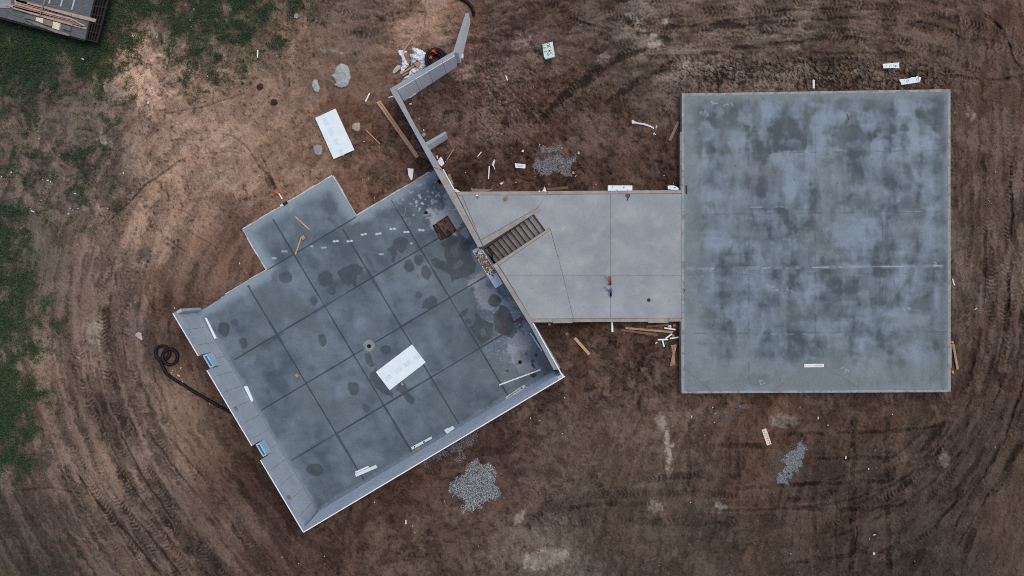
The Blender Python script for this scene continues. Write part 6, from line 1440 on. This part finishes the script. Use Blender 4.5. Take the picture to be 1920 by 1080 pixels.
bits("blue plastic scrap lying on dark soil below the garage", "blue scraps below the garage", [(1387.6, 762, 3, 2.2, .3), (1362.6, 780.4, 1.3, 1.6, 0), (1391, 765, 1.4, 1, .5)], mat_simple("blue_scrap", (40, 104, 158), (60, 124, 176), 8, .5), seed=7)
bits("white scrap lying on the track marks east of the garage", "white scraps east of the garage", [(1829.8, 579, 3.2, .9, -.6), (1826, 581, .8, 1, 0)], M_paper, seed=8)
bits("teal shard lying on the soil east of the garage", "teal shards east of the garage", [(1854.6, 377, 2.4, .9, .9), (1852, 372, 1.6, .8, .7), (1858.6, 382, 1.4, .8, .5), (1867, 323, 1.2, 2, .3)], mat_simple("teal_shard", (96, 132, 138), (124, 158, 162), 8, .6), seed=9)
bits("pale chip lying on dark soil south of the basement wall", "pale chips south of the basement", [(833, 939.6, 1, 1, 0), (702, 941.6, 1.6, 1, .3), (773.6, 986.4, 1.1, 1, 0), (761, 979, 2, 4.4, .1), (608, 1043, 1.4, .9, .3), (528.6, 1045, 1, 1, 0), (560, 1057, 1, .8, 0), (897, 1023.6, .8, 1, 0), (1058.6, 745.6, 1.2, .9, 0), (995, 784, .8, 2, -.4), (1012, 788.6, 1.4, .8, -.6), (1054, 813, 1, 1.2, .3)], M_cream, "pale chip", "stone_chip", seed=10)
bits("pale stone chip lying on the yard soil around the gravel", "stone chips in the yard", [(1085, 286.6, 2.6, 3, .4), (1012, 271.4, 1.4, 1.6, .4), (1075, 324, 2.4, 2.8, 0), (1079.6, 330, 1, 2.2, .6), (967.4, 342, 1.8, .9, .6), (1003, 331, 1, 1, 0), (960, 278, .9, .8, 0), (1117.6, 346.6, 1.6, 1, .2), (1262.6, 343.6, .8, 1, 0), (1245, 329, 1.2, 1, 0), (1000, 163, 1.2, 1, 0), (978.6, 152, 1, .9, 0), (900, 340, 1, 1, 0), (873, 323.4, 1.4, 1.1, 0)], mat_simple("pale_chip", (164, 148, 140), (190, 176, 168), 8, .9), "stone chip", "stone_chip", seed=11)
bits("pale fragment lying on the brown soil north of the basement", "fragments north of the basement", [(691, 335.6, 1.4, 1.1, 0), (680, 336, 1, .9, 0), (702, 371, 1.1, 1.2, 0), (501, 305.6, 1.6, 1, 0), (499, 370.6, 1.1, 1, 0), (485, 328.4, 2.2, 1.2, 0), (535, 358.6, 1, .8, 0), (449, 494, 1.2, 2.4, .3), (462.6, 512, 1, 1, 0), (682.6, 265.6, 2, 1, 0), (604, 336, 1, .8, 0)], mat_simple("pale_fragment", (168, 158, 154), (196, 190, 188), 8, .9), "pale fragment", "stone_chip", seed=12)

# --- loaded trailer in the grass corner
zt0 = gz(120, 90)
k8 = 8.71
Tp = lambda x, y: (x / k8, y / k8)
trailer = thing("flatbed_trailer", "dark flatbed trailer with grey deck parked in the grass, loaded with lumber", "trailer", tuple(PX(80, 20, zt0)))
M_deck = mat_simple("grey_deck_boards", (66, 74, 80), (98, 106, 110), 5, .85, .3, 30, stretch=(1, 6, 1))
M_frame = mat_simple("black_steel_frame", (20, 18, 20), (34, 30, 32), 6, .6)
ZD_ = zt0 + .75
mb = MB(); mb.px_prism([Tp(-700, -320), Tp(1600, -310), Tp(1525, 10), Tp(1385, 648), Tp(-900, 30)], ZD_, ZD_ - .08); mb.build("deck", M_deck, trailer)
axd = Vector((.9659, -.2588, 0)); ayd = Vector((-.2588, -.9659, 0))
mb = MB()
c0, c1 = PX(*Tp(1530, 0), ZD_ - .1), PX(*Tp(1390, 648), ZD_ - .1)
e0, e1 = PX(*Tp(1765, 20), ZD_ - .1), PX(*Tp(1590, 700), ZD_ - .1)
up_ = Vector((0, 0, 1))
c0 = c0.lerp(c1, -.5); e0 = e0.lerp(e1, -.5)
mb.bar(e0, e1, .10, .12); mb.bar(c0.lerp(e0, .12), c1.lerp(e1, .12), .10, .12)
for f in (.32, .52, .72): mb.bar(c0.lerp(e0, f), c1.lerp(e1, f), .05, .06)
for f in np.linspace(.02, .995, 8): mb.bar(c0.lerp(c1, f), e0.lerp(e1, f), .06, .08)
mb.build("ramp_gate", M_frame, trailer)
mb = MB(); dz = Vector((0, 0, -.12)); q = [c0 + dz, e0 + dz, e1 + dz, c1 + dz]; mb.prism([k + Vector((0, 0, -.02)) for k in q], q); mb.build("ramp_plate", M_frame, trailer)
mb = MB(); s0, s1 = PX(*Tp(-900, 60), ZD_ - .12), PX(*Tp(1400, 665), ZD_ - .12); mb.bar(s0, s1, .10, .16); mb.build("side_rail", M_frame, trailer)
def wheel(u, v):
    p = PX(u, v, zt0 + .34)
    mb = MB(); mb.tube([p - ayd * .11, p + ayd * .11], .34, 20); wl = mb.build("wheel", M_black, trailer)
    mb = MB(); mb.tube([p + ayd * .115, p + ayd * .125], .2, 16); mb.build("rim", M_metal, wl)
wheel(*Tp(300, 330)); wheel(*Tp(-150, 200))
mb = MB(); mb.bar(PX(*Tp(30, 215), ZD_ - .1), PX(*Tp(160, 335), ZD_ - .1), .05, .05); mb.build("tie_bar", M_greywood, trailer)
M_lumber = mat_simple("aged_lumber", (150, 130, 120), (174, 154, 142), 3, .85, .2, 40)
M_lumber2 = mat_simple("darker_lumber", (118, 104, 98), (140, 124, 116), 3, .85, .2, 40)  # second, darker plank tone
LB = [((235, 10), (1560, 335), 46, 0, M_lumber, "topmost long plank jutting past the trailer's ramp gate"), ((260, 0), (1150, 250), 34, .0, M_lumber2, "plank second from the top edge of the lumber load"), ((440, 40), (1160, 245), 26, .06, M_lumber, "pale plank lying raised along the load's upper half"),
      ((90, 75), (1250, 350), 36, 0, M_lumber, "plank third from the top, ending at the grey deck"), ((240, 60), (1130, 300), 24, .07, M_lumber, "narrow pale plank raised over the middle of the load"), ((210, 120), (1370, 425), 40, .0, M_lumber2, "broad plank across the middle of the lumber load"),
      ((215, 130), (1180, 405), 22, .06, M_lumber, "narrow plank on the load's lower side"), ((480, 215), (1410, 465), 24, 0, M_lumber, "lowest plank of the load, nearest the grass"), ((1130, 290), (1380, 420), 18, .08, M_lumber, "short plank end fanned out near the ramp gate")]
for p, q, w_, l_, m_, lb in LB:
    board("lumber_plank", lb, "wooden plank", Tp(*p), Tp(*q), w_ * 1.2 / k8, m_, z=ZD_ + .004 + l_, th=.06, group="planks loaded on the trailer")
for p, q, lb in [((830, -60), (795, 60), "left white batten across the trailer deck"), ((1030, -60), (985, 105), "middle white batten across the trailer deck"), ((1225, -40), (1168, 160), "right white batten across the trailer deck")]:
    board("white_batten", lb, "wooden batten", Tp(*p), Tp(*q), 2.4, mat_simple("whitewashed_batten", (158, 166, 170), (178, 184, 188), 5, .8), z=ZD_ + .004, th=.05, group="white battens on the trailer deck")
board("strap", "grey strap laid over the lumber load", "strap", Tp(735, -10), Tp(648, 255), 2.4, M_greywood, z=ZD_ + .15, th=.02)
for poly, m_, lb, nm, ct in [([(590, 280), (705, 300), (695, 380), (578, 335)], M_cream, "left cream pad under the lumber load", "cream_pad", "pad"), ([(870, 350), (985, 380), (955, 490), (848, 455)], M_cream, "right cream pad under the lumber load", "cream_pad", "pad"),
                         ([(420, 235), (585, 270), (560, 335), (400, 290)], M_metal, "left grey crate along the trailer's lower side", "grey_crate", "crate"), ([(720, 310), (870, 345), (840, 430), (700, 390)], M_greywood, "middle grey crate between the cream pads", "grey_crate", "crate"), ([(1030, 400), (1160, 435), (1140, 505), (1015, 465)], M_metal, "right grey crate on the trailer's lower side", "grey_crate", "crate")]:
    flat(nm, lb, ct, [Tp(*p) for p in poly], ZD_ + .004, .12, m_)
flat("plywood_sheet", "pale grey sheet on the trailer deck at the frame edge", "sheet", [Tp(-60, -60), Tp(180, -20), Tp(165, 130), Tp(0, 130), Tp(-60, 120)], ZD_ + .004, .03, mat_simple("pale_grey_sheet", (120, 130, 138), (138, 146, 152), 2, .8))
flat("dark_tarp", "folded dark tarp along the trailer's lower edge", "tarp", [Tp(420, 330), Tp(520, 330), Tp(680, 400), Tp(860, 470), Tp(1150, 560), Tp(1120, 590), Tp(900, 530), Tp(700, 450), Tp(560, 400)], ZD_ + .004, .05, mat_simple("grey_tarp", (98, 100, 100), (124, 124, 122), 3, .7, .3, 20))
